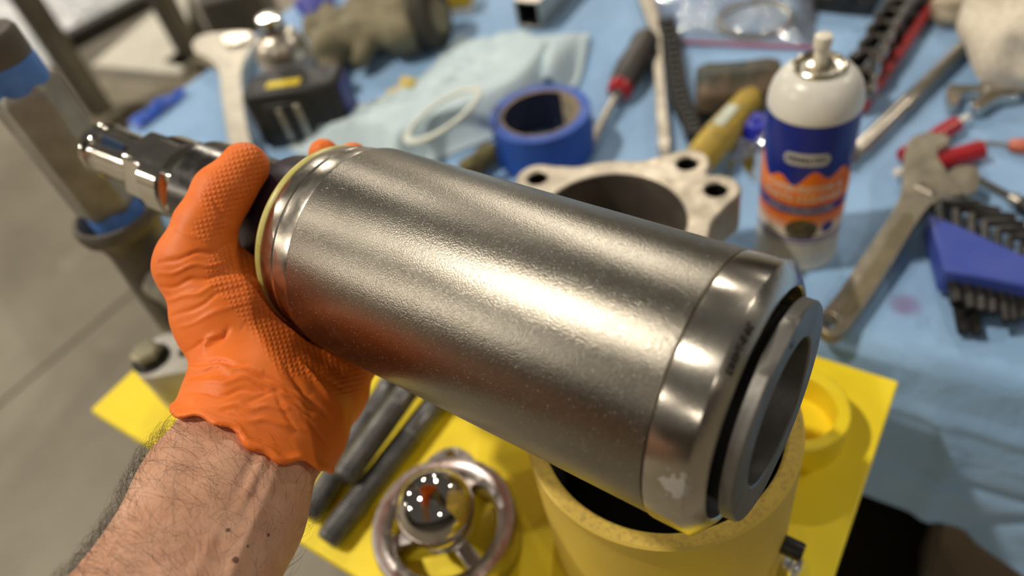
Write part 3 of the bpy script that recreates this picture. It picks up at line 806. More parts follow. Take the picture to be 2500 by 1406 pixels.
# flange block with a hex bolt on the plate's corner
fh_ = .050
fbk = thing('flange_block', 'grey cast flange block with a hex bolt on the yellow plate corner', 'flange', P(400, 880, PH) )
fo = P(400, 880, PH)
tr = traced([(326, 898), (332, 862), (362, 836), (410, 812), (470, 790), (540, 820), (540, 880), (470, 905), (420, 912), (352, 922)], fh_, fo, 4)
mk('block', *slab([tr, circle(P(444, 806, fh_) - fo, .0062, 20), circle(P(452, 858, fh_) - fo, .0062, 20)], 0, fh_ - PH), pm('cast_grey', rgb(200, 197, 190), rgb(168, 164, 154), 30, .5, .6, .45, .25, 160, .001), fbk, bevel=.002)
q = P(370, 876, fh_) - fo
mk('washer', *lathe([(0, fh_ - PH), (.0155, fh_ - PH), (.0155, fh_ - PH + .0015), (0, fh_ - PH + .0015)], 32), black_oxide, fbk, (q.x, q.y, 0))
bolt = mk('hex_bolt', *xf(lathe([(0, .0015), (.0112, .0015), (.0118, .0025), (.0118, .0115), (.0105, .0125), (0, .0128)], 6), TR((q.x, q.y, fh_ - PH), Matrix.Rotation(.3, 3, 'Z'))), metal('zinc_bolt', rgb(178, 172, 146), .35, .5), fbk, sharp=30)

# ------------------------------------------------------------------ things on the blue drape
def flat_tool(name, label, cat, outline, h, thick, m, holes=(), bevel=.0015, n=4):
    """a forged flat tool: photo outline on its top plane, real thickness down to the drape"""
    o = P(*outline[0]); z0 = h - thick
    t = thing(name, label, cat, Vector((o.x, o.y, TZ + z0)))
    lo_ = [traced(outline, h, o, n)] + [circle(P(x, y, h) - o, r, 24) for x, y, r in holes]
    mk('body', *slab(lo_, 0, thick), m, t, bevel=bevel); return t, o
def rod_thing(name, label, cat, a, b, parts, group=None):
    """a thing turned on one axis from a to b: parts = (name, profile (r, z), material, segments)"""
    t = thing(name, label, cat, a, frame(b - a), group)
    for nm, prof, m, sg in parts: mk(nm, *lathe(prof, sg), m, t, sharp=40)
    return t
def cyl_prof(r, z0, z1, e=.0006): return [(0, z0), (r - e, z0), (r, z0 + e), (r, z1 - e), (r - e, z1), (0, z1)]

# --- spray can of cleaner
def can_label():
    N = NT('can_label'); c = N.coord(); sx = N.n('ShaderNodeSeparateXYZ', i_0=c)
    ang = N.math('ARCTAN2', sx.outputs[1], sx.outputs[0]); z = sx.outputs[2]; u = N.math('MULTIPLY', ang, .033)
    def band(z0, z1):
        return N.math('MULTIPLY', N.math('GREATER_THAN', z, z0), N.math('LESS_THAN', z, z1))
    wav = N.math('ADD', N.math('MULTIPLY', N.math('SINE', N.math('MULTIPLY', u, 260)), .0045), N.math('MULTIPLY', N.math('SINE', N.math('MULTIPLY', u, 95)), .004))
    top = N.math('ADD', .098, wav)
    col = N.mix(band(.060, .2), rgb(224, 222, 214), rgb(12, 36, 130))
    orange = N.math('MULTIPLY', N.math('GREATER_THAN', z, .047), N.math('LESS_THAN', z, top))
    col = N.mix(orange, col, N.ramp(N.noise(60, 3, .5, c), [(.35, rgb(224, 104, 20)), (.65, rgb(236, 132, 30))]))
    fade = N.ramp(N.math('DIVIDE', z, .1), [(.40, 1.), (.58, 0.)])
    col = N.mix(N.math('MULTIPLY', fade, N.math('LESS_THAN', z, .060)), col, rgb(224, 214, 200))
    st = N.math('ADD', N.math('ABSOLUTE', N.math('SUBTRACT', N.math('SUBTRACT', z, .067), N.math('MULTIPLY', u, .0))), 0.)
    col = N.mix(N.math('LESS_THAN', st, .0045), col, rgb(52, 40, 132))
    # dark round picture and the blue seal beside it
    def disc(u0, z0, r, a=1.0):
        du = N.math('SUBTRACT', u, u0); dz = N.math('MULTIPLY', N.math('SUBTRACT', z, z0), a)
        return N.math('LESS_THAN', N.math('ADD', N.math('MULTIPLY', du, du), N.math('MULTIPLY', dz, dz)), r * r)
    col = N.mix(N.math('MULTIPLY', disc(.003, .047, .0125, 1.1), N.math('LESS_THAN', z, .061)), col, N.ramp(N.noise(140, 3, .5, c), [(.4, rgb(62, 58, 48)), (.6, rgb(104, 98, 84))]))
    col = N.mix(disc(.024, .047, .0055), col, rgb(40, 52, 140))
    b1 = N.math('MAXIMUM', band(.0325, .0345), band(.0362, .0385))
    col = N.mix(b1, col, rgb(44, 56, 150))
    lower = N.math('MULTIPLY', N.math('LESS_THAN', z, .0325), 1.0)
    lines = N.math('GREATER_THAN', N.math('SINE', N.math('MULTIPLY', z, 2100)), .1)
    low_m = N.math('MULTIPLY', N.math('MULTIPLY', lower, lines), N.math('GREATER_THAN', z, .008))
    col = N.mix(N.math('MULTIPLY', low_m, N.ramp(N.noise(900, 2, .5, c), [(.4, .0), (.55, .55)])), N.mix(lower, col, rgb(206, 206, 200)), rgb(92, 92, 90))
    return N.fin(col, .32, 0.0)
cb = P(1941, 598)
tocam = Vector((-cb.x, -cb.y, 0)); ca = math.atan2(tocam.y, tocam.x)
can = thing('spray_can', 'white topped spray can with a blue and orange label', 'spray can', Vector((cb.x, cb.y, TZ)), ca)
body = mk('body', *lathe([(0, .0012), (.0305, .0006), (.0322, 0), (.0330, .0014), (.0330, .004), (.0327, .005), (.0327, .1445), (.0324, .1460), (.028, .1460)], 96), can_label(), can)
mk('shoulder', *lathe([(.0327, .1440), (.0330, .1450), (.0330, .1475), (.0322, .1530), (.0302, .1595), (.0272, .1650), (.0235, .1690), (.0195, .1712), (.0170, .1718), (.010, .1718)], 96), white_paint, can)
mk('valve_ring', *lathe([(.0172, .1712), (.0180, .1722), (.0180, .1742), (.0168, .1752), (.0156, .1745), (.0146, .1722), (.0110, .1716), (.0098, .1722), (.0098, .1745), (.0062, .1756), (.0, .1756)], 64), metal('valve_tin', rgb(206, 200, 180), .18, .3), can)
noz = mk('nozzle', *lathe([(.0046, .1750), (.0046, .1850), (.0040, .1862), (.0058, .1870), (.0062, .1900), (.0058, .1955), (.0045, .1962), (0, .1962)], 32), pm('ivory_plastic', rgb(236, 230, 214), None, 60, .4), can)
def wrap_text(body_, size, z, m, name, par, R=.03285, u0=0.0, bold=.0002, slope=0.0):
    tv, tf = text_mesh(body_, size, bold); out = []
    for v in tv:
        u = v.x + u0; a = u / R; out.append(Vector((R * math.cos(a), R * math.sin(a), z + v.y + slope * u)))
    return mk(name, out, tf, m, par, sharp=None)
pr_w = pm('print_pale', rgb(226, 218, 200), None, 60, .4); pr_b = pm('print_navy', rgb(30, 40, 96), None, 60, .4); pr_g = pm('print_silver', rgb(190, 190, 188), None, 60, .35)
lg = []
for k in range(40):
    a = 2 * PI * k / 40; x = .0055 * math.cos(a) + (.0115 if math.cos(a) > 0 else -.0115); lg.append(Vector((x, .0055 * math.sin(a))))
bmv, bmf = [], []
n_ = 24
for j in range(2):
    for i in range(n_ + 1):
        u = -.017 + .034 * i / n_; e = max(0, abs(u) - .0115); hgt = math.sqrt(max(0, .0055 ** 2 - e * e)); a = u / .03278
        bmv.append((.03278 * math.cos(a), .03278 * math.sin(a), .1155 + (hgt if j else -hgt)))
bmf = [(i, i + 1, n_ + 2 + i, n_ + 1 + i) for i in range(n_)]
mk('logo_badge', bmv, bmf, pr_g, body, sharp=None)
wrap_text('PERMATEX', .0058, .1155, pr_b, 'logo_lettering', body)
wrap_text('CARBURETOR &', .0082, .0880, pr_w, 'product_lettering', body, u0=.001)
wrap_text('PARTS CLEANER', .0088, .0785, pr_w, 'product_lettering', body, u0=.001)
wrap_text('NON-CHLORINATED', .0056, .0670, pr_g, 'product_lettering', body)

# --- roll of blue tape
tc_ = Vector((.0725, .6515, TZ)); core_m = pm('tape_core_card', rgb(150, 132, 104), rgb(120, 104, 84), 60, .8, None, 0, .1, 300)
ro = thing('tape_roll', 'roll of blue painters tape lying flat on its side', 'tape', tc_)
mk('tape', *lathe([(.0415, .0), (.0520, .0), (.0525, .0006), (.0525, .0474), (.0520, .048), (.0415, .048)], 96), pm('tape_blue', rgb(26, 80, 178), rgb(22, 70, 160), 30, .5, .6, 0, .05, 200), ro)
mk('core', *lathe([(.0385, .0006), (.0417, .0), (.0417, .0482), (.0385, .0476)], 96, True), core_m, ro)

mk('core_inside', *lathe([(.0384, .001), (.0384, .0470)], 96), pm('core_navy', rgb(34, 40, 74), rgb(26, 30, 56), 40, .6), ro)  # inside of the core is navy all round
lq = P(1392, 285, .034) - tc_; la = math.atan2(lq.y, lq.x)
mk('core_patch', *grid_mesh(10, 2, lambda u, v: (.0382 * math.cos(la - .35 + 1.15 * u), .0382 * math.sin(la - .35 + 1.15 * u), .004 + .043 * v)), pm('core_beige', rgb(186, 172, 144), None, 60, .8), ro)  # beige patch over part of the core's inside

# --- adjustable wrench with the hole, front right
w1, o1 = flat_tool('adjustable_wrench', 'worn satin adjustable wrench lying across red pens, hole in its handle', 'wrench',
    [(2004, 738), (2020, 722), (2050, 690), (2100, 620), (2150, 550), (2190, 490), (2208, 440), (2210, 385), (2216, 350), (2230, 330), (2262, 320), (2298, 322), (2320, 332),
     (2316, 346), (2292, 358), (2290, 372), (2306, 398), (2328, 424), (2350, 445), (2352, 462), (2325, 466), (2296, 474), (2268, 494), (2240, 530), (2190, 610), (2130, 700), (2090, 755), (2068, 778), (2035, 785), (2008, 768)],
    .0260, .0125, forged, [(2030, 750, .0070)], .002, 3)
# raised rails leave the handle panel sunk
zt1 = .0125
pan = [traced([(2062, 722), (2110, 655), (2160, 580), (2210, 508), (2236, 520), (2196, 588), (2140, 672), (2090, 738)], .0262, o1, 3)]
mk('handle_panel', *slab(pan, zt1 - .0002, zt1 + .0006), metal('worn_panel', rgb(150, 140, 116), .5, .6, .8, 50, .2, 160), w1, bevel=.0003)
q1, q2 = P(2244, 442, .026) - o1, P(2288, 462, .026) - o1
wm = [tuple(v) for v in [(0, 0)]]
pr_ = [(.0, 0)]; zz = 0; wl = (q2 - q1).length
for i in range(7): pr_ += [(.0058, zz), (.0066, zz + wl / 28), (.0066, zz + wl / 14), (.0054, zz + wl / 9.5)]; zz += wl / 7
pr_ += [(0, zz)]
mk('adjusting_screw', *xf(lathe(pr_, 24), TR((q1.x, q1.y, zt1 - .0035), frame((q2 - q1).normalized()))), steel, w1)
jw = traced([(2322, 412), (2344, 398), (2384, 398), (2395, 416), (2392, 446), (2372, 462), (2350, 462), (2334, 438)], .0250, o1, 3)
mk('movable_jaw', *slab([jw], .0012, zt1 - .0012), forged, w1, bevel=.0015)
w1.location.z = TZ + .0012; w1.rotation_mode = 'XYZ'
# the head rests on the pens: tip the tool a little about the hole end
hd = (P(2300, 400) - P(2030, 750)); hd.z = 0; hd.normalize(); tax = Vector((0, 0, 1)).cross(hd)
w1.rotation_mode = 'QUATERNION'; w1.rotation_quaternion = Quaternion(tax, -math.radians(3.2))

# --- hex keys in a blue holder
hk_m = black_oxide
hold_m = pm('holder_blue', rgb(52, 74, 168), rgb(66, 84, 168), 30, .45, .6, 0, .1, 300)
ho = P(2300, 640)
hk = thing('hex_key_holder', 'blue plastic holder gripping a fan of black hex keys', 'tool holder', Vector((ho.x, ho.y, TZ)))
hl = [Vector((p - ho)[:2]) for p in (P(2268, 522, .03), P(2304, 660, .03), P(2400, 676, .03), P(2520, 700, .03), P(2600, 712, .03), P(2600, 664, .03), P(2500, 622, .03), P(2400, 576, .03), P(2330, 545, .03))]
mk('holder_block', *slab([hl], .0065, .030), hold_m, hk, bevel=.002)
ords = ['largest', 'second largest', 'third largest', 'fourth largest', 'fifth largest', 'sixth largest', 'seventh largest', 'second smallest', 'smallest']
tops = [(2296, 535), (2336, 552), (2372, 568), (2404, 582), (2436, 596), (2466, 610), (2494, 622), (2522, 634), (2548, 646)]
elb = [(2290, 490), (2332, 500), (2370, 520), (2402, 538), (2432, 556), (2462, 574), (2490, 592), (2516, 606), (2540, 620)]
ends = [(2392, 505), (2440, 520), (2478, 533), (2500, 550), (2522, 568), (2545, 588), (2565, 604), (2580, 618), (2596, 630)]
bots = [(2322, 664), (2356, 670), (2386, 675), (2413, 679), (2440, 684), (2465, 688), (2488, 692), (2512, 698), (2534, 702)]
tips = [(2338, 742), (2372, 757), (2398, 762), (2426, 766), (2458, 786), (2480, 784), (2502, 778), (2528, 772), (2552, 765)]
for i in range(9):
    r = .0052 - .00042 * i; h_ = .0170
    pts = [P(*ends[i], h_ + .004), P(*[(a + b) / 2 for a, b in zip(ends[i], elb[i])], h_ + .004)]
    e, t_ = P(*elb[i], h_), P(*tops[i], h_)
    b_, tip = P(*bots[i], .0170), P(*tips[i], .0170)
    u1 = (pts[1] - e).normalized(); u2 = (t_ - e).normalized()
    for k in range(1, 6):
        t = k / 6; pts.append((e + u1 * .008) * (1 - t) ** 2 + e * 2 * t * (1 - t) + (e + u2 * .008) * t * t)
    pts += [t_, b_, tip]
    org = b_.copy(); org.z = TZ + .0170
    o = mk('hex_key', *[(lambda g: ([v - org for v in g[0]], g[1]))(tube(pts, r, 6))][0], hk_m, None, org, sharp=30)
    tag(o, 'black hex key, the %s of the row in the blue holder' % ords[i], 'hex key', 'hex keys in the blue holder')
for i, (x0, y0, x1, y1, nm) in enumerate(((2330, 700, 2352, 812, 'lower black hex key under the row, the one beside the stain'), (2364, 700, 2386, 816, 'lower black hex key under the row, the one nearer the bag of thin keys'))):
    a, b = P(x0, y0, .0085), P(x1, y1, .0085)
    lab = ('short black hex key tucked under the row, at the holder corner', 'short black hex key tucked under the row, second from the holder corner')[i]
    rod_thing('hex_key', lab, 'hex key', a, b, [('shank', cyl_prof(.0042, 0, (b - a).length), hk_m, 6)], 'hex keys in the blue holder')

# --- rail of sockets
ra, rb = P(2102, 285, .0), P(2300, -10, .0)
rd = (rb - ra); rl = rd.length; rd.normalize(); rn = Vector((-rd.y, rd.x, 0))
rail = thing('socket_rail', 'long socket rail, a red bar with a grey plastic side', 'tool rail', ra, Matrix((rd, rn, Vector((0, 0, 1)))).transposed())
mk('red_bar', *box(rl, .010, .012, (rl / 2, 0, .010)), pm('red_bar', rgb(150, 28, 30), rgb(120, 20, 24), 40, .4), rail, bevel=.002)
mk('tray', *box(rl, .030, .004, (rl / 2, .015, .002)), black_plastic, rail, bevel=.001)
mk('clear_side', *box(rl * .98, .003, .030, (rl / 2, .014, .019)), pm('grey_clear', rgb(150, 156, 166), None, 30, .2, Alpha=.55), rail, bevel=.001)
for k in range(7):
    mk('clip', *box(.014, .012, .012, (.04 + k * rl / 7.4, .009, .010)), black_plastic, rail, bevel=.002)
snames = ['nearest the spray can', 'second from the spray can', 'third from the spray can', 'fourth from the spray can', 'fifth from the spray can', 'sixth from the spray can', 'seventh from the spray can', 'eighth from the spray can']
spx = [(2096, 190, .0155), (2106, 143, .0160), (2130, 104, .0145), (2148, 68, .0140), (2166, 36, .0132), (2184, 8, .0126), (2204, -20, .0118), (2224, -46, .0112)]
for i, (x, y, r) in enumerate(spx):
    top = P(x, y, .036); up = Vector((-.30, -.10, .95)).normalized()
    base = top - up * .030
    sk = thing('socket', 'chrome socket on the rail, ' + snames[i], 'socket', base, frame(up), 'chrome sockets on the rail')
    mk('shell', *lathe([(.004, .0), (r * .80, 0), (r * .86, .001), (r * .86, .009), (r, .012), (r, .0285), (r * .93, .030), (r * .74, .030), (r * .66, .0285), (r * .66, .012), (0, .011)], 36), chrome, sk)
    mk('drive_hole', *lathe([(0, .0115), (r * .64, .0125), (r * .645, .024)], 12), black_oxide, sk)

# --- long chrome bar
a, b = P(2062, 398, .0085), P(2394, 74, .0085); ln = (b - a).length
rod_thing('breaker_bar', 'long chrome bar lying between the sockets and the small wrench', 'bar', a, b,
    [('drive_end', [(0, 0), (.0060, 0), (.0066, .001), (.0066, .016), (.0060, .017), (0, .017)], chrome, 4),
     ('shaft', [(.002, .016), (.0074, .018), (.0078, .020), (.0078, ln * .40), (.0080, ln * .41), (.0080, ln * .43), (.0074, ln * .44), (.0074, ln - .012), (.0078, ln - .010), (.0078, ln - .002), (.006, ln), (0, ln)], steel, 32)])

# --- small adjustable wrench
w2, o2 = flat_tool('adjustable_wrench', 'small chrome adjustable wrench with open jaws beside the white rag', 'wrench',
    [(2312, 212), (2330, 204), (2380, 206), (2430, 200), (2470, 192), (2520, 150), (2560, 130), (2570, 150), (2530, 190), (2500, 225), (2470, 232), (2440, 236), (2400, 262), (2378, 262), (2376, 246), (2400, 226), (2350, 222), (2344, 244), (2328, 256), (2314, 246)], .013, .010, chrome, (), .0015, 3)
q1, q2 = P(2402, 218, .013) - o2, P(2432, 214, .013) - o2; wl = (q2 - q1).length; pr_ = [(0, 0)]; zz = 0
for i in range(5): pr_ += [(.0042, zz), (.0049, zz + wl / 15), (.0040, zz + wl / 7)]; zz += wl / 5
mk('adjusting_screw', *xf(lathe(pr_ + [(0, zz)], 20), TR((q1.x, q1.y, .0075), frame((q2 - q1).normalized()))), steel, w2)

# --- pens and thin screwdrivers at the right
red_pl = pm('red_plastic', rgb(176, 34, 44), rgb(150, 26, 36), 40, .3); white_pl = pm('white_plastic', rgb(228, 226, 220), None, 40, .35)
a, b = P(2205, 382, .0085), P(2366, 284, .0085); ln = (b - a).length
rod_thing('marker_pen', 'red marker pen with a white tip, under the wrench jaw', 'pen', a, b,
    [('barrel', cyl_prof(.0080, .0, ln * .80, .001), red_pl, 24), ('tip', [(0, ln * .79), (.0040, ln * .80), (.0036, ln - .002), (0, ln)], white_pl, 20)])
a, b = P(2182, 425, .0090), P(2396, 366, .0090); ln = (b - a).length
rod_thing('marker_pen', 'thick red capped pen with a white end, under the wrench head', 'pen', a, b,
    [('tip', [(0, 0), (.0040, .001), (.0046, .012), (.0046, ln * .25), (0, ln * .25)], white_pl, 20), ('barrel', cyl_prof(.0084, ln * .24, ln * .56, .001), red_pl, 24),
     ('cap', cyl_prof(.0090, ln * .555, ln, .0012), red_pl, 24)])
a, b = P(2335, 408, .0060), P(2520, 512, .0075); ln = (b - a).length
rod_thing('screwdriver', 'bright screwdriver shank reaching from under the wrench', 'screwdriver', a, b,
    [('shank', [(0, 0), (.0030, .001), (.0034, .006), (.0034, ln * .74), (0, ln * .74)], chrome, 20), ('ferrule', cyl_prof(.0055, ln * .73, ln * .86, .0006), steel, 20), ('handle', cyl_prof(.0075, ln * .85, ln + .06, .0015), black_plastic, 12)])
a, b = P(2372, 345, .0032), P(2560, 362, .0075); ln = (b - a).length
rod_thing('screwdriver', 'thin screwdriver with an orange handle at the drape edge', 'screwdriver', a, b,
    [('shank', [(0, 0), (.0016, .0005), (.0019, .004), (.0019, ln * .5), (0, ln * .5)], steel, 16), ('handle', [(0, ln * .49), (.0045, ln * .49), (.0062, ln * .56), (.0066, ln * .7), (.0060, ln + .03), (0, ln + .03)], pm('orange_handle', rgb(196, 104, 78), None, 40, .4), 16)])

# --- hammer
ha, hb = P(1700, 222, .0255), P(1905, 205, .0255); hd_ = hb - ha; hl_ = hd_.length
ham = thing('hammer', 'short sledge hammer with a rusty green head and yellow handle', 'hammer', ha, Matrix((hd_.normalized(), Vector((0, 0, 1)).cross(hd_.normalized()), Vector((0, 0, 1)))).transposed())
def rust():
    N = NT('rusty_green'); c = N.coord(); a = N.noise(16, 4, .6, c); b = N.noise(120, 4, .6, c)
    col = N.ramp(a, [(.40, rgb(40, 60, 56)), (.52, rgb(66, 66, 54)), (.66, rgb(112, 92, 74))])
    return N.fin(N.mix(N.ramp(b, [(.5, 0.), (.7, .5)]), col, rgb(138, 116, 96)), .6, .2, N.bump(b, .3, .001))
sec = []
for x, s_ in ((0, .80), (.004, .92), (.012, 1.0), (hl_ * .40, .96), (hl_ * .60, .96), (hl_ - .012, 1.0), (hl_ - .004, .92), (hl_, .80)):
    ring = []
    for k in range(8):
        a = PI / 8 + k * PI / 4; ring.append(Vector((x, .0300 * s_ * math.cos(a), .0275 * s_ * math.sin(a))))
    sec.append(ring)
V_ = [v for r in sec for v in r]; F_ = [(i * 8 + k, i * 8 + (k + 1) % 8, (i + 1) * 8 + (k + 1) % 8, (i + 1) * 8 + k) for i in range(7) for k in range(8)] + [tuple(range(7, -1, -1)), tuple(56 + k for k in range(8))]
mk('head', V_, F_, rust(), ham, bevel=.002)
g0, g1 = P(1818, 255, .026), P(1706, 392, .020)
inv = ham.matrix_basis.inverted() if False else (TR(ha, Matrix((hd_.normalized(), Vector((0, 0, 1)).cross(hd_.normalized()), Vector((0, 0, 1)))).transposed())).inverted()
l0, l1 = inv @ g0, inv @ g1; dd_ = l1 - l0; hp = []
for t, r in ((-.35, .0120), (-.1, .0130), (.1, .0135), (.3, .0150), (.6, .0165), (.9, .0160), (1.3, .0150), (1.34, .0125)):
    hp.append((l0 + dd_ * t, r))
hv_, hf_ = tube([p for p, r in hp], [r for p, r in hp], 16)
mk('handle', hv_, hf_, pm('yellow_handle', rgb(196, 168, 52), rgb(160, 136, 60), 60, .5, .65, 0, .15, 200), ham, sharp=60)
hp0, hp1 = l0 + dd_ * .25, l0 + dd_ * .62
nrm = inv.to_3x3() @ Vector((0, 0, 1)); wdv = dd_.cross(nrm).normalized()
lbv = [hp0 + nrm * .0158 + wdv * .006, hp0 + nrm * .0158 - wdv * .006, hp1 + nrm * .0172 - wdv * .006, hp1 + nrm * .0172 + wdv * .006]
lbv += [v - nrm * .004 for v in lbv]
mk('handle_label', lbv, [(0, 1, 2, 3), (7, 6, 5, 4), (0, 4, 5, 1), (1, 5, 6, 2), (2, 6, 7, 3), (3, 7, 4, 0)], pm('pale_label', rgb(196, 204, 190), None, 50, .5), ham, bevel=.0008)

# --- long steel bar wrench, chain strap, screwdriver
w3, o3 = flat_tool('long_wrench', 'long slim steel wrench lying over the black chain strap', 'wrench',
    [(1566, 2), (1575, 30), (1588, 70), (1594, 110), (1598, 200), (1604, 300), (1608, 352), (1618, 366), (1632, 362), (1636, 340), (1630, 280), (1622, 180), (1616, 100), (1614, 60), (1608, 20), (1600, -10), (1580, -40), (1556, -30)], .0150, .0090, metal('dull_bar', rgb(148, 142, 130), .42, .52, .8, 40, .15, 250), (), .0016, 3)
w3.location.z = TZ + .0005
cpath = [P(x, y, .009) for x, y in ((1622, 40), (1634, 85), (1644, 130), (1650, 175), (1656, 220), (1668, 262), (1688, 300), (1702, 338))]
ch = thing('chain_strap', 'black roller chain strap lying beside the long wrench', 'chain', cpath[0])
full = []
for i in range(len(cpath) - 1):
    for k in range(3): full.append(cpath[i].lerp(cpath[i + 1], k / 3))
lk_o = slab([smooth_loop([(-.0085, -.0065), (0, -.0045), (.0085, -.0065), (.0125, 0), (.0085, .0065), (0, .0045), (-.0085, .0065), (-.0125, 0)], 3)], -.0009, .0009)
lme = None
for i in range(0, len(full) - 1):
    p, q = full[i], full[i + 1]; d = (q - p).normalized(); side = Vector((0, 0, 1)).cross(d)
    Rm = Matrix((d, Vector((0, 0, 1)), -side)).transposed()
    off = .0088 if i % 2 else .0062
    pair = join(xf(lk_o, Matrix.Translation((0, 0, off))), xf(lk_o, Matrix.Translation((0, 0, -off))), xf(lathe(cyl_prof(.0046, -.0098, .0098), 10), Matrix.Translation((.006, 0, 0))))
    if lme is None: lme = {}
    if i % 2 not in lme:
        o = mk('chain_link', *pair, black_oxide, ch, (p + q) / 2 - cpath[0], Rm); lme[i % 2] = o.data
    else:
        o = link('chain_link', lme[i % 2], None, ch, (p + q) / 2 - cpath[0], Rm, sharp=None)
a, b = P(1424, 384, .0060), P(1580, 92, .0182); ln = (b - a).length
rod_thing('screwdriver', 'screwdriver with a black handle and red collar beside the tape roll', 'screwdriver', a, b,
    [('shank', [(0, 0), (.0040, .0005), (.0046, .012), (.0050, .016), (.0050, ln * .50), (0, ln * .50)], steel, 24),
     ('ferrule', [(.003, ln * .46), (.0080, ln * .465), (.0092, ln * .48), (.0080, ln * .495), (.004, ln * .50)], chrome, 24),
     ('collar', [(.004, ln * .49), (.0120, ln * .495), (.0140, ln * .52), (.0145, ln * .55), (.006, ln * .555)], red_pl, 24),
     ('handle', [(.004, ln * .55), (.0148, ln * .55), (.0165, ln * .62), (.0172, ln * .72), (.0160, ln * .80), (.0150, ln * .86), (.0165, ln * .93), (.0155, ln * .985), (.010, ln), (0, ln)], pm('grey_grip', rgb(64, 58, 52), rgb(44, 40, 38), 40, .5), 12)])

# --- zip bag with a metal ring in it
bg = [(1612, -8), (1622, 50), (1642, 100), (1720, 106), (1820, 110), (1930, 114), (1985, 116), (1990, 60), (1985, -10), (1850, -30), (1720, -30)]
bgp = [P(x, y, 0) for x, y in bg]; bc = sum(bgp, Vector()) / len(bgp)
zb = thing('zip_bag', 'clear zip bag with a red seal strip, holding a metal ring', 'bag', Vector((bc.x, bc.y, TZ)))
lp = [Vector((p - bc)[:2]) for p in bgp]; lp = smooth_loop(lp, 16); na, nr = len(lp), 46; W1, W2 = Wob(.03, 14, 21), Wob(.008, 16, 22); V_ = []
for i in range(nr + 1):
    for k in range(na):
        t = 1 - i / nr; x, y = lp[k] * t; q = np.array([x, y, 0.]); up = min(1., (1 - t) * 3)
        V_.append((x, y, .0016 + up * (.0090 + .0022 * W1(q) + .0026 * abs(W2(q)))))
mk('film', V_, [(i * na + k, i * na + (k + 1) % na, (i + 1) * na + (k + 1) % na, (i + 1) * na + k) for i in range(nr) for k in range(na)], film, zb, sharp=50)
zs = [P(x, y, .0035) - Vector((bc.x, bc.y, TZ)) for x, y in ((1642, 101), (1700, 104), (1800, 109), (1900, 113), (1985, 117))]
mk('seal_strip', *tube(zs, .0022, 8), pm('pink_seal', rgb(178, 92, 120), None, 60, .4), zb)
rg = mk('steel_ring', *lathe([(.0385, .0002), (.0452, .0002), (.0455, .0008), (.0455, .0046), (.0450, .0052), (.0387, .0052), (.0382, .0046), (.0382, .0008)], 72, True), pm('grey_ring', rgb(96, 94, 88), rgb(80, 78, 72), 40, .5, None, .4), None, (.366, .800, TZ + .0016))
tag(rg, 'flat dark grey metal ring inside the clear zip bag', 'ring')

# --- second clear bag by the can, with a blue cap in it
crumpled_bag('plastic_bag', 'crumpled clear bag with a blue cap on it, beside the spray can', [(1800, 262), (1850, 228), (1895, 240), (1900, 320), (1890, 420), (1850, 450), (1800, 400), (1780, 440), (1770, 380), (1800, 330)], 0, 41)
bcp = P(1846, 285, .03)
capb = mk('blue_cap', *lathe([(0, 0), (.0135, 0), (.0142, .001), (.0142, .020), (.0125, .0225), (.004, .0225), (.004, .026), (0, .026)], 32), pm('cap_blue', rgb(30, 44, 190), rgb(24, 36, 160), 30, .25), None, Vector((bcp.x, bcp.y, TZ + .004)), sharp=40)
tag(capb, 'glossy blue plastic bottle cap lying by the clear bag', 'cap')

# --- light blue wipe with a white ring on it
def wipe_mat(name, c1, c2):
    N = NT(name); c = N.coord(); a = N.noise(20, 5, .6, c, .6); f = N.noise(900, 2, .6, c)
    return N.fin(N.ramp(a, [(.3, c1), (.7, c2)]), .8, 0.0, N.bump(a, .4, .006, N.bump(f, .2, .0005)), Sheen_Weight=.2)
wm_ = wipe_mat('pale_blue_wipe', rgb(186, 208, 218), rgb(200, 219, 226))
wa, wb = P(985, 385), P(1330, 150); wd_ = wb - wa; wl_ = wd_.length; wd_.normalize(); wn = Vector((-wd_.y, wd_.x, 0))
W1, W2 = Wob(.05, 12, 51), Wob(.018, 14, 52)
def wipe_pt(u, v):
    s_ = -.05 + u * (wl_ + .06); t = -.055 + v * .19
    s_ += .020 * math.sin(v * 5); t += .018 * math.sin(u * 7 + .5)
    e = min(1, u / .12, (1 - u) / .10, v / .16, (1 - v) / .25); e = max(0, e); e = e * e * (3 - 2 * e)
    sm = lambda x: (lambda y: y * y * (3 - 2 * y))(max(0., min(1., x))); q = np.array([s_, t, 0.])
    eu = sm(u / .12) * sm((1 - u) / .14) * sm((1 - v) / .22)
    prof = sm(v / .17) * (1 - .62 * sm((v - .30) / .6))                # a thick fold along the near side
    z = .0016 + eu * (.036 * prof + (.0045 * W1(q) + .0055 * abs(W2(q))) * sm((v - .25) / .35))
    return (s_, t, max(.0012, z))
wp = mk('paper_wipe', *grid_mesh(70, 50, wipe_pt), wm_, None, Vector((wa.x, wa.y, TZ)), Matrix((wd_, wn, Vector((0, 0, 1)))).transposed(), sharp=180)
tag(wp, 'rumpled pale blue cloth wipe under the white ring', 'cloth')
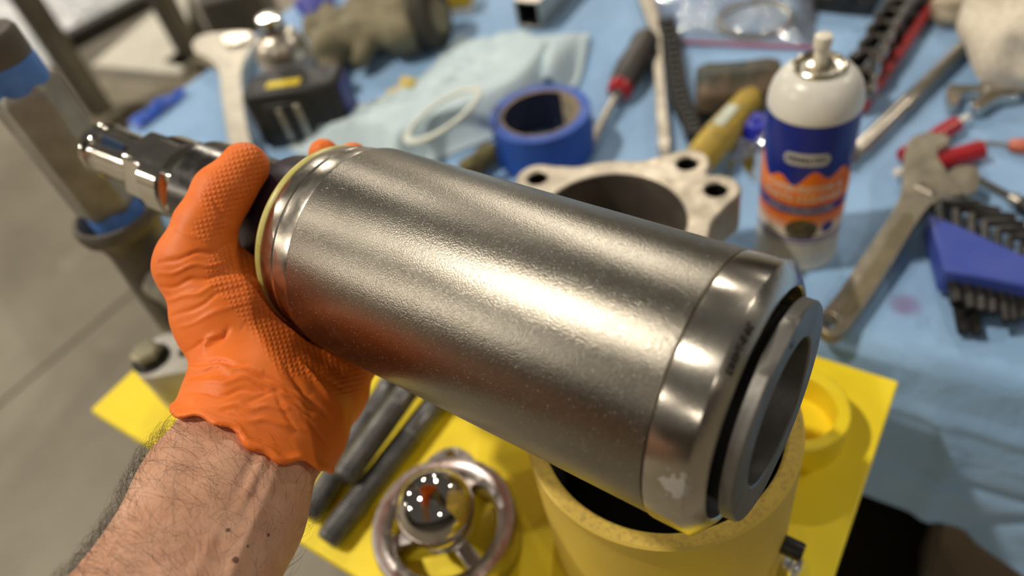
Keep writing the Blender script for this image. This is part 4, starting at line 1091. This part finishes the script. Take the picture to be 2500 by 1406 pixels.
# raised flap at the wipe's far end
fa_, fb_ = P(1290, 160, .02), P(1436, 88, .03)
def flap_pt(u, v):
    L0 = P(1270 + 30 * v, 130 + 60 * v, .012 + .01 * v); L1 = P(1440 - 60 * v, 84 + 80 * v, .004 + .034 * math.sin(v * 2.2))
    p = L0.lerp(L1, u); p.z = TZ + .004 + .030 * math.sin(PI * min(1, u * 1.1 + .05)) * (.5 + .5 * math.sin(v * 3.0 + .3)) + .004 * math.sin(u * 9 + v * 4)
    return p - Vector((fa_.x, fa_.y, TZ))
fl2 = mk('paper_wipe', *grid_mesh(24, 18, flap_pt), wm_, None, Vector((fa_.x, fa_.y, TZ)), sharp=180); fl2.modifiers.new('thickness', 'SOLIDIFY').thickness = .0012
tag(fl2, 'curled pale blue wipe corner standing up beside the screwdriver', 'cloth')
nw = Vector(M3 @ np.array([-.50, -.70, -.50])).normalized()
wr = mk('white_ring', *lathe([(.0400, -.0014), (.0485, -.0014), (.0490, -.0008), (.0490, .0008), (.0485, .0014), (.0400, .0014), (.0395, .0008), (.0395, -.0008)], 72, True), pm('white_ptfe', rgb(214, 222, 214), None, 40, .45), None, P(1080, 280, .060), frame(nw))
tag(wr, 'thin white plastic ring leaning on the pale blue wipe', 'ring')
def lump(name, label, cat, pts, m, seed, amp=.0016, sc=.012, h=.0022, k=.008, group=None):
    """soft crumpled body grown round a few round-ended limbs: pts = [(a, b, ra, rb)]"""
    A_ = [np.array(p[i]) for p in pts for i in (0, 1)]; R_ = max(max(p[2:4]) for p in pts) + .006
    W_ = Wob(sc, 16, seed)
    def fn(X):
        f = None
        for a, b, ra, rb in pts:
            c = capsule(X, a, b, ra, rb); f = c if f is None else smin(f, c, k)
        return np.maximum(f + amp * W_(X).astype(np.float32), (TZ + .0006) - X[..., 2])
    lo_, hi_ = np.min(A_, 0) - R_, np.max(A_, 0) + R_
    f, o_ = sd_eval(fn, lo_, hi_, h, 4); V, Q = surface_nets(f, o_, h); V = relax(V, Q, 1)
    org = np.array([A_[0][0], A_[0][1], TZ]); o = mk_np(name, V - org, Q, m, None, Vector(org))
    return tag(o, label, cat, group), org
olive = pm('olive_suede', rgb(140, 132, 106), rgb(104, 98, 78), 26, .85, None, 0, .4, 300, .001)
lump('yellow_rag', 'small pale yellow rag poking out by the pale blue wipe', 'rag', [(P(945, 262, .012), P(1000, 205, .012), .014, .010)], pm('pale_yellow_cloth', rgb(222, 200, 118), rgb(204, 180, 98), 30, .8), 61)
lump('olive_rag', 'olive green rag tip beside the blue tape roll', 'rag', [(P(1150, 412, .010), P(1195, 372, .012), .013, .011)], pm('olive_cloth', rgb(120, 112, 70), rgb(90, 84, 54), 30, .85), 62)

# --- black tape measure
x0, x1 = P(648, 366), P(866, 338); bd = x1 - x0; bw = bd.length; bd.normalize(); bn = Vector((-bd.y, bd.x, 0))
tmz = .074
tm = thing('tape_measure', 'bulky black tape measure with a belt clip and yellow label', 'tape measure', x0, Matrix((bd, bn, Vector((0, 0, 1)))).transposed())
mk('case', *box(bw, .052, tmz, (bw / 2, .026, tmz / 2)), black_plastic, tm, bevel=.007)
mk('face_panel', *box(bw * .50, .003, tmz * .66, (bw * .42, -.0008, tmz * .46)), pm('grey_panel', rgb(40, 40, 42), None, 50, .35), tm, bevel=.002)
cl_ = mk('belt_clip', *box(.007, .005, tmz * .62, (bw * .56, -.0040, tmz * .46)), steel, tm, bevel=.0012)
mk('clip_arm', *box(.006, .005, tmz * .56, (bw * .36, -.0040, tmz * .44)), steel, tm, bevel=.0012)
mk('yellow_label', *box(bw * .36, .013, .0012, (bw * .44, .016, tmz + .0004)), pm('label_yellow', rgb(232, 206, 48), rgb(214, 186, 36), 60, .5), tm, bevel=.0004)
mk('blue_side', *box(.004, .040, tmz * .80, (bw + .0008, .027, tmz * .48)), pm('side_blue', rgb(24, 34, 120), None, 50, .4), tm, bevel=.0015)

# --- second can behind the tape measure
c2 = P(742, 246)
cn = thing('aerosol_can', 'silver shouldered aerosol can standing behind the black tape measure', 'spray can', c2, math.atan2(-c2.y, -c2.x))
mk('body', *lathe([(0, 0), (.0322, 0), (.0330, .001), (.0330, .062), (.0335, .063), (.0335, .066), (.0325, .068), (.02, .068)], 64), pm('grey_label', rgb(176, 172, 170), rgb(160, 156, 158), 30, .35), cn)
mk('blue_band', *lathe([(.0331, .040), (.0333, .041), (.0333, .048), (.0331, .049)], 64), pm('band_blue', rgb(30, 30, 130), None, 40, .35), cn)
mk('shoulder', *lathe([(.0325, .066), (.0320, .074), (.0295, .083), (.0250, .091), (.0200, .0955), (.0165, .097), (.010, .097)], 64), metal('satin_tin', rgb(214, 206, 192), .3, .4), cn)
mk('spout_cap', *lathe([(.0160, .0965), (.0172, .0985), (.0165, .1010), (.0140, .1020), (.0150, .1040), (.0150, .1150), (.0135, .1170), (0, .1175)], 32), chrome, cn)

# --- big adjustable wrench, upper left
w4, o4 = flat_tool('adjustable_wrench', 'large pale adjustable wrench lying beside the black tape measure', 'wrench',
    [(468, 108), (490, 86), (545, 78), (600, 76), (622, 84), (618, 108), (600, 140), (588, 170), (590, 220), (598, 290), (612, 350), (622, 390), (590, 400), (570, 395), (556, 340), (545, 270), (536, 200), (530, 165), (505, 140), (478, 128)], .022, .018, metal('pale_forged', rgb(206, 200, 186), .42, .52, .85, 40, .15, 200), (), .003, 3)
q1, q2 = P(560, 118, .022) - o4, P(592, 112, .022) - o4; wl = (q2 - q1).length; pr_ = [(0, 0)]; zz = 0
for i in range(4): pr_ += [(.0085, zz), (.0100, zz + wl / 12), (.0080, zz + wl / 5.5)]; zz += wl / 4
mk('adjusting_screw', *xf(lathe(pr_ + [(0, zz)], 20), TR((q1.x, q1.y, .0120), frame((q2 - q1).normalized()))), steel, w4)
mk('movable_jaw', *slab([traced([(545, 86), (602, 80), (606, 92), (596, 100), (548, 106)], .027, o4, 3)], .004, .0235), metal('bright_jaw', rgb(226, 220, 208), .3, .4, .9), w4, bevel=.002)

# --- leather work gloves
g_pts = [(P(800, 120, .028), P(930, 60, .030), .026, .030), (P(930, 60, .030), P(1030, 40, .034), .030, .036),
         (P(800, 120, .028), P(760, 60, .022), .016, .013), (P(820, 110, .032), P(800, 20, .026), .015, .012), (P(860, 95, .034), P(870, 10, .030), .016, .013),
         (P(830, 130, .020), P(810, 175, .014), .016, .012), (P(850, 60, .030), P(980, 80, .030), .028, .028), (P(890, 20, .024), P(1010, 0, .026), .024, .026), (P(900, 100, .028), P(880, 150, .016), .014, .011)]
wg, worg = lump('work_glove', 'worn olive leather work glove with a dark cuff, lying behind the tape measure', 'glove', g_pts, olive, 71, .0030, .022, .0026, .010)
cfa, cfb = P(1030, 42, .036), P(1062, 36, .038)
dcf = (cfb - cfa).normalized()
mk('cuff', *xf(lathe([(.040, -.004), (.043, .0), (.044, .022), (.041, .026), (.030, .026), (.028, .004), (.040, -.004)], 40), TR(cfa - Vector(worg), frame(dcf))), pm('dark_cuff', rgb(62, 58, 48), rgb(44, 42, 36), 40, .85, None, 0, .3, 400), wg, sharp=60)

# --- square tube, boxes and rags along the far side
sa, sb = P(1288, 34, .022), P(1380, -60, .022); sd_ = (sb - sa).normalized(); sx_ = sd_.cross(Vector((0, 0, 1)))
sq = thing('square_tube', 'cut length of square steel tube with its open black end showing', 'tube', sa - Vector((0, 0, .020)), Matrix((sx_, sd_, Vector((0, 0, 1)))).transposed())
sq_o = [(-.019, .0), (.019, .0), (.019, .038), (-.019, .038)]; sq_i = [(-.016, .003), (.016, .003), (.016, .035), (-.016, .035)]
g_ = slab([[Vector(p) for p in sq_o], [Vector(p) for p in sq_i]], 0, .16)
g_ = ([Vector((v.x, v.z, v.y)) for v in g_[0]], [tuple(reversed(f)) for f in g_[1]])
mk('tube_wall', *g_, steel, sq, bevel=.0008)
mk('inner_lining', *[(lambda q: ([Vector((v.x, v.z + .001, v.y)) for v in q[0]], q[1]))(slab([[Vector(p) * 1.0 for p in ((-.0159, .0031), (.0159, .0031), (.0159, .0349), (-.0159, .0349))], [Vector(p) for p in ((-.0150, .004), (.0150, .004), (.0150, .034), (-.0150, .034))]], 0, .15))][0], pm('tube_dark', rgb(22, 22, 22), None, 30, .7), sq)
ya, yb = P(1062, 44), P(1152, 36); yd = (yb - ya); yw = yd.length; yd.normalize(); yn = Vector((-yd.y, yd.x, 0))
yb_ = thing('small_carton', 'small yellow and white carton near the work glove', 'box', ya, Matrix((yd, yn, Vector((0, 0, 1)))).transposed())
mk('carton', *box(yw, .04, .012, (yw / 2, .02, .006)), white_paint, yb_, bevel=.0008)
mk('lid', *box(yw + .001, .041, .018, (yw / 2, .02, .021)), pm('carton_yellow', rgb(206, 172, 44), rgb(188, 154, 36), 40, .6), yb_, bevel=.0008)
ka, kb = P(1978, 28), P(2128, 44); kd = kb - ka; kw = kd.length; kd.normalize(); kn = Vector((-kd.y, kd.x, 0))
kc = thing('tool_case', 'flat black plastic tool case behind the zip bag', 'case', ka, Matrix((kd, kn, Vector((0, 0, 1)))).transposed())
mk('case_body', *box(kw, .10, .022, (kw / 2, .05, .011)), black_plastic, kc, bevel=.004)
mk('case_lid', *box(kw - .002, .098, .014, (kw / 2, .05, .0295)), pm('case_navy', rgb(26, 30, 38), None, 40, .5), kc, bevel=.004)
mk('latch', *box(.022, .006, .016, (kw * .5, -.002, .022)), black_plastic, kc, bevel=.0015)
fuzzy = pm('white_terry', rgb(226, 218, 202), rgb(202, 192, 172), 160, .95, None, 0, .7, 320, .002)
lump('terry_rag', 'thick fuzzy white terry rag hanging over the small wrench', 'rag',
     [(P(2440, 40, .05), P(2560, 20, .05), .036, .040), (P(2450, 110, .045), P(2560, 90, .05), .032, .038), (P(2468, 165, .028), P(2560, 160, .03), .022, .028)], fuzzy, 81, .0030, .022, .0022, .018)
lump('terry_rag', 'small rolled cream rag behind the socket rail', 'rag', [(P(2318, 18, .018), P(2400, -10, .018), .020, .022)], pm('cream_cloth', rgb(196, 184, 160), rgb(172, 160, 136), 80, .9, None, 0, .5, 300, .002), 82)
# blue offcut lying on the drape and a violet one by the gloves
oc = P(300, 305)
def cut_pt(u, v):
    p = P(322, 306, .004).lerp(P(448, 222, .004), u) + (P(330, 318, .004) - P(305, 300, .004)) * (v - .5) * (1 - .5 * u)
    return Vector((p.x - oc.x, p.y - oc.y, .0035 + .010 * math.sin(PI * v) * (.4 + .6 * math.sin(PI * u)) + .002 * math.sin(u * 14)))
o = mk('drape_offcut', *grid_mesh(24, 10, cut_pt), pm('bright_blue_film', rgb(58, 106, 214), rgb(44, 88, 190), 30, .4), None, Vector((oc.x, oc.y, TZ)), sharp=180)
tag(o, 'bright blue strip of film on the corner of the drape', 'film')
lump('violet_glove', 'crumpled violet blue disposable glove behind the work glove', 'glove', [(P(742, 18, .010), P(800, -6, .010), .012, .013), (P(760, 22, .008), P(735, -20, .008), .009, .008)], pm('violet_nitrile', rgb(92, 96, 186), rgb(78, 82, 168), 40, .45), 91, .002, .012, .0022)

# ------------------------------------------------------------------ steel skid with film-wrapped gear, left behind the table
hs = -.45
skid_m = pm('skid_paint', rgb(134, 126, 106), rgb(106, 98, 80), 12, .6, None, .1, .2, 120)
dark_m = pm('skid_dark', rgb(58, 54, 44), rgb(44, 41, 34), 16, .6, None, .1)
s0 = P(240, 285, hs)
sk_ = thing('steel_skid', 'olive grey steel skid frame with upright posts, standing left of the table', 'frame', Vector((s0.x, s0.y, 0)))
so = Vector((s0.x, s0.y, 0))
def beam(name, a, b, wd, ht, m, up=Vector((0, 0, 1))):
    d = (b - a); ln = d.length; d.normalize(); n = up.cross(d).normalized(); u = d.cross(n)
    g = xf(box(ln, wd, ht, (ln / 2, 0, 0)), TR(a - so, Matrix((d, n, u)).transposed())); return mk(name, *g, m, sk_, bevel=.004)
def post(px, py, ln, wd=.05):
    b = P(px, py, hs) - so
    g1 = box(wd, .007, ln, (0, 0, ln / 2)); g2 = box(.007, wd, ln, (wd / 2 - .0035, wd / 2, ln / 2))
    R_ = TR(b, Matrix.Rotation(-.75, 3, 'Z'))
    mk('post_flange', *xf(g1, R_), dark_m, sk_, bevel=.001); mk('post_flange', *xf(g2, R_), skid_m, sk_, bevel=.001)
    mk('foot_plate', *xf(box(.12, .12, .012, (0, .02, .006)), R_), skid_m, sk_, bevel=.002)
post(236, 292, .9); post(456, 150, .9)
beam('cross_beam', P(150, 232, hs - .04), P(470, 268, hs - .04), .10, .08, skid_m)
beam('side_beam', P(215, 320, hs - .045), P(-60, 40, hs - .045), .10, .08, skid_m)
beam('far_beam', P(130, 122, hs + .03), P(400, -20, hs + .03), .05, .05, dark_m)
beam('rear_beam', P(470, 268, hs - .045), P(400, -60, hs - .045), .10, .08, skid_m)
for (x, y) in ((200, 250), (455, 262), (-40, 40), (405, -40)):
    b = P(x, y, hs - .05) - so; mk('leg', *box(.09, .09, b.z - .035 + .0, (b.x, b.y, (b.z - .035) / 2)), dark_m, sk_, bevel=.004)
# pale sheet-metal panel lying on the skid
pp = [P(x, y, hs + .012) for x, y in ((222, 158), (300, 92), (400, 4), (452, -20), (470, 140), (440, 178))]; po = sum(pp, Vector()) / 6
pn = mk('sheet_panel', *slab([[Vector((q - po)[:2]) for q in pp]], 0, .012), pm('pale_panel', rgb(206, 202, 188), rgb(190, 186, 172), 6, .5), None, Vector((po.x, po.y, TZ + hs)), bevel=.002)
tag(pn, 'pale sheet metal panel lying on the steel skid', 'panel')
# crumpled milky plastic sheet
bp = [P(x, y, hs + .02) for x, y in ((-120, 60), (-40, 130), (40, 168), (110, 172), (150, 118), (215, 92), (290, 48), (370, 8), (430, -60), (200, -160), (-80, -80))]
bo = sum(bp, Vector()) / len(bp); lp = smooth_loop([q - bo for q in bp], 6); na, nr = len(lp), 22; W1, W2 = Wob(.16, 14, 101), Wob(.05, 16, 102); V_ = []
for i in range(nr + 1):
    for k in range(na):
        t = 1 - i / nr; x, y = lp[k] * t; q = np.array([x, y, 0.]); up = min(1., (1 - t) * 4)
        V_.append((x, y, .004 + up * (.055 + .022 * W1(q) + .012 * abs(W2(q)))))
ps = mk('plastic_sheet', V_, [(i * na + k, i * na + (k + 1) % na, (i + 1) * na + (k + 1) % na, (i + 1) * na + k) for i in range(nr) for k in range(na)],
        pm('milky_film', rgb(216, 218, 220), rgb(196, 200, 204), 8, .22, .35, 0, .5, 40, .01), None, Vector((bo.x, bo.y, TZ + hs + .013)), sharp=50)
tag(ps, 'crumpled milky plastic sheet heaped on the steel skid', 'plastic sheet')
# dark machine part behind the skid
mq = P(550, 20, hs)
mc = thing('machine_block', 'dark grey machine block behind the corner of the table', 'machine', Vector((mq.x, mq.y, 0)))
mk('block', *box(.20, .24, .50, (.02, .10, .25)), pm('machine_grey', rgb(92, 88, 80), rgb(72, 68, 62), 8, .5), mc, bevel=.02)
mk('cover', *box(.15, .18, .04, (.02, .10, .52)), dark_m, mc, bevel=.01)

# added crate, its dark bulk stands for the shade under the table
cq = P(1960, 1330, -.52); crz = .3725
crate_m = pm('shade_crate_plastic', rgb(84, 76, 62), None, 30, .5)
bx_ = thing('shade_crate', 'added dark crate on the shelf, standing in for shade under the table', 'crate', Vector((cq.x, cq.y, crz)), math.atan2(UX.y, UX.x))
for sx, sy, cx, cy in ((.26, .006, 0, -.11), (.26, .006, 0, .11), (.006, .214, -.127, 0), (.006, .214, .127, 0)):
    mk('side', *box(sx, sy, .17, (cx, cy, .085)), crate_m, bx_, bevel=.002)
mk('bottom', *box(.248, .214, .006, (0, 0, .003)), crate_m, bx_)
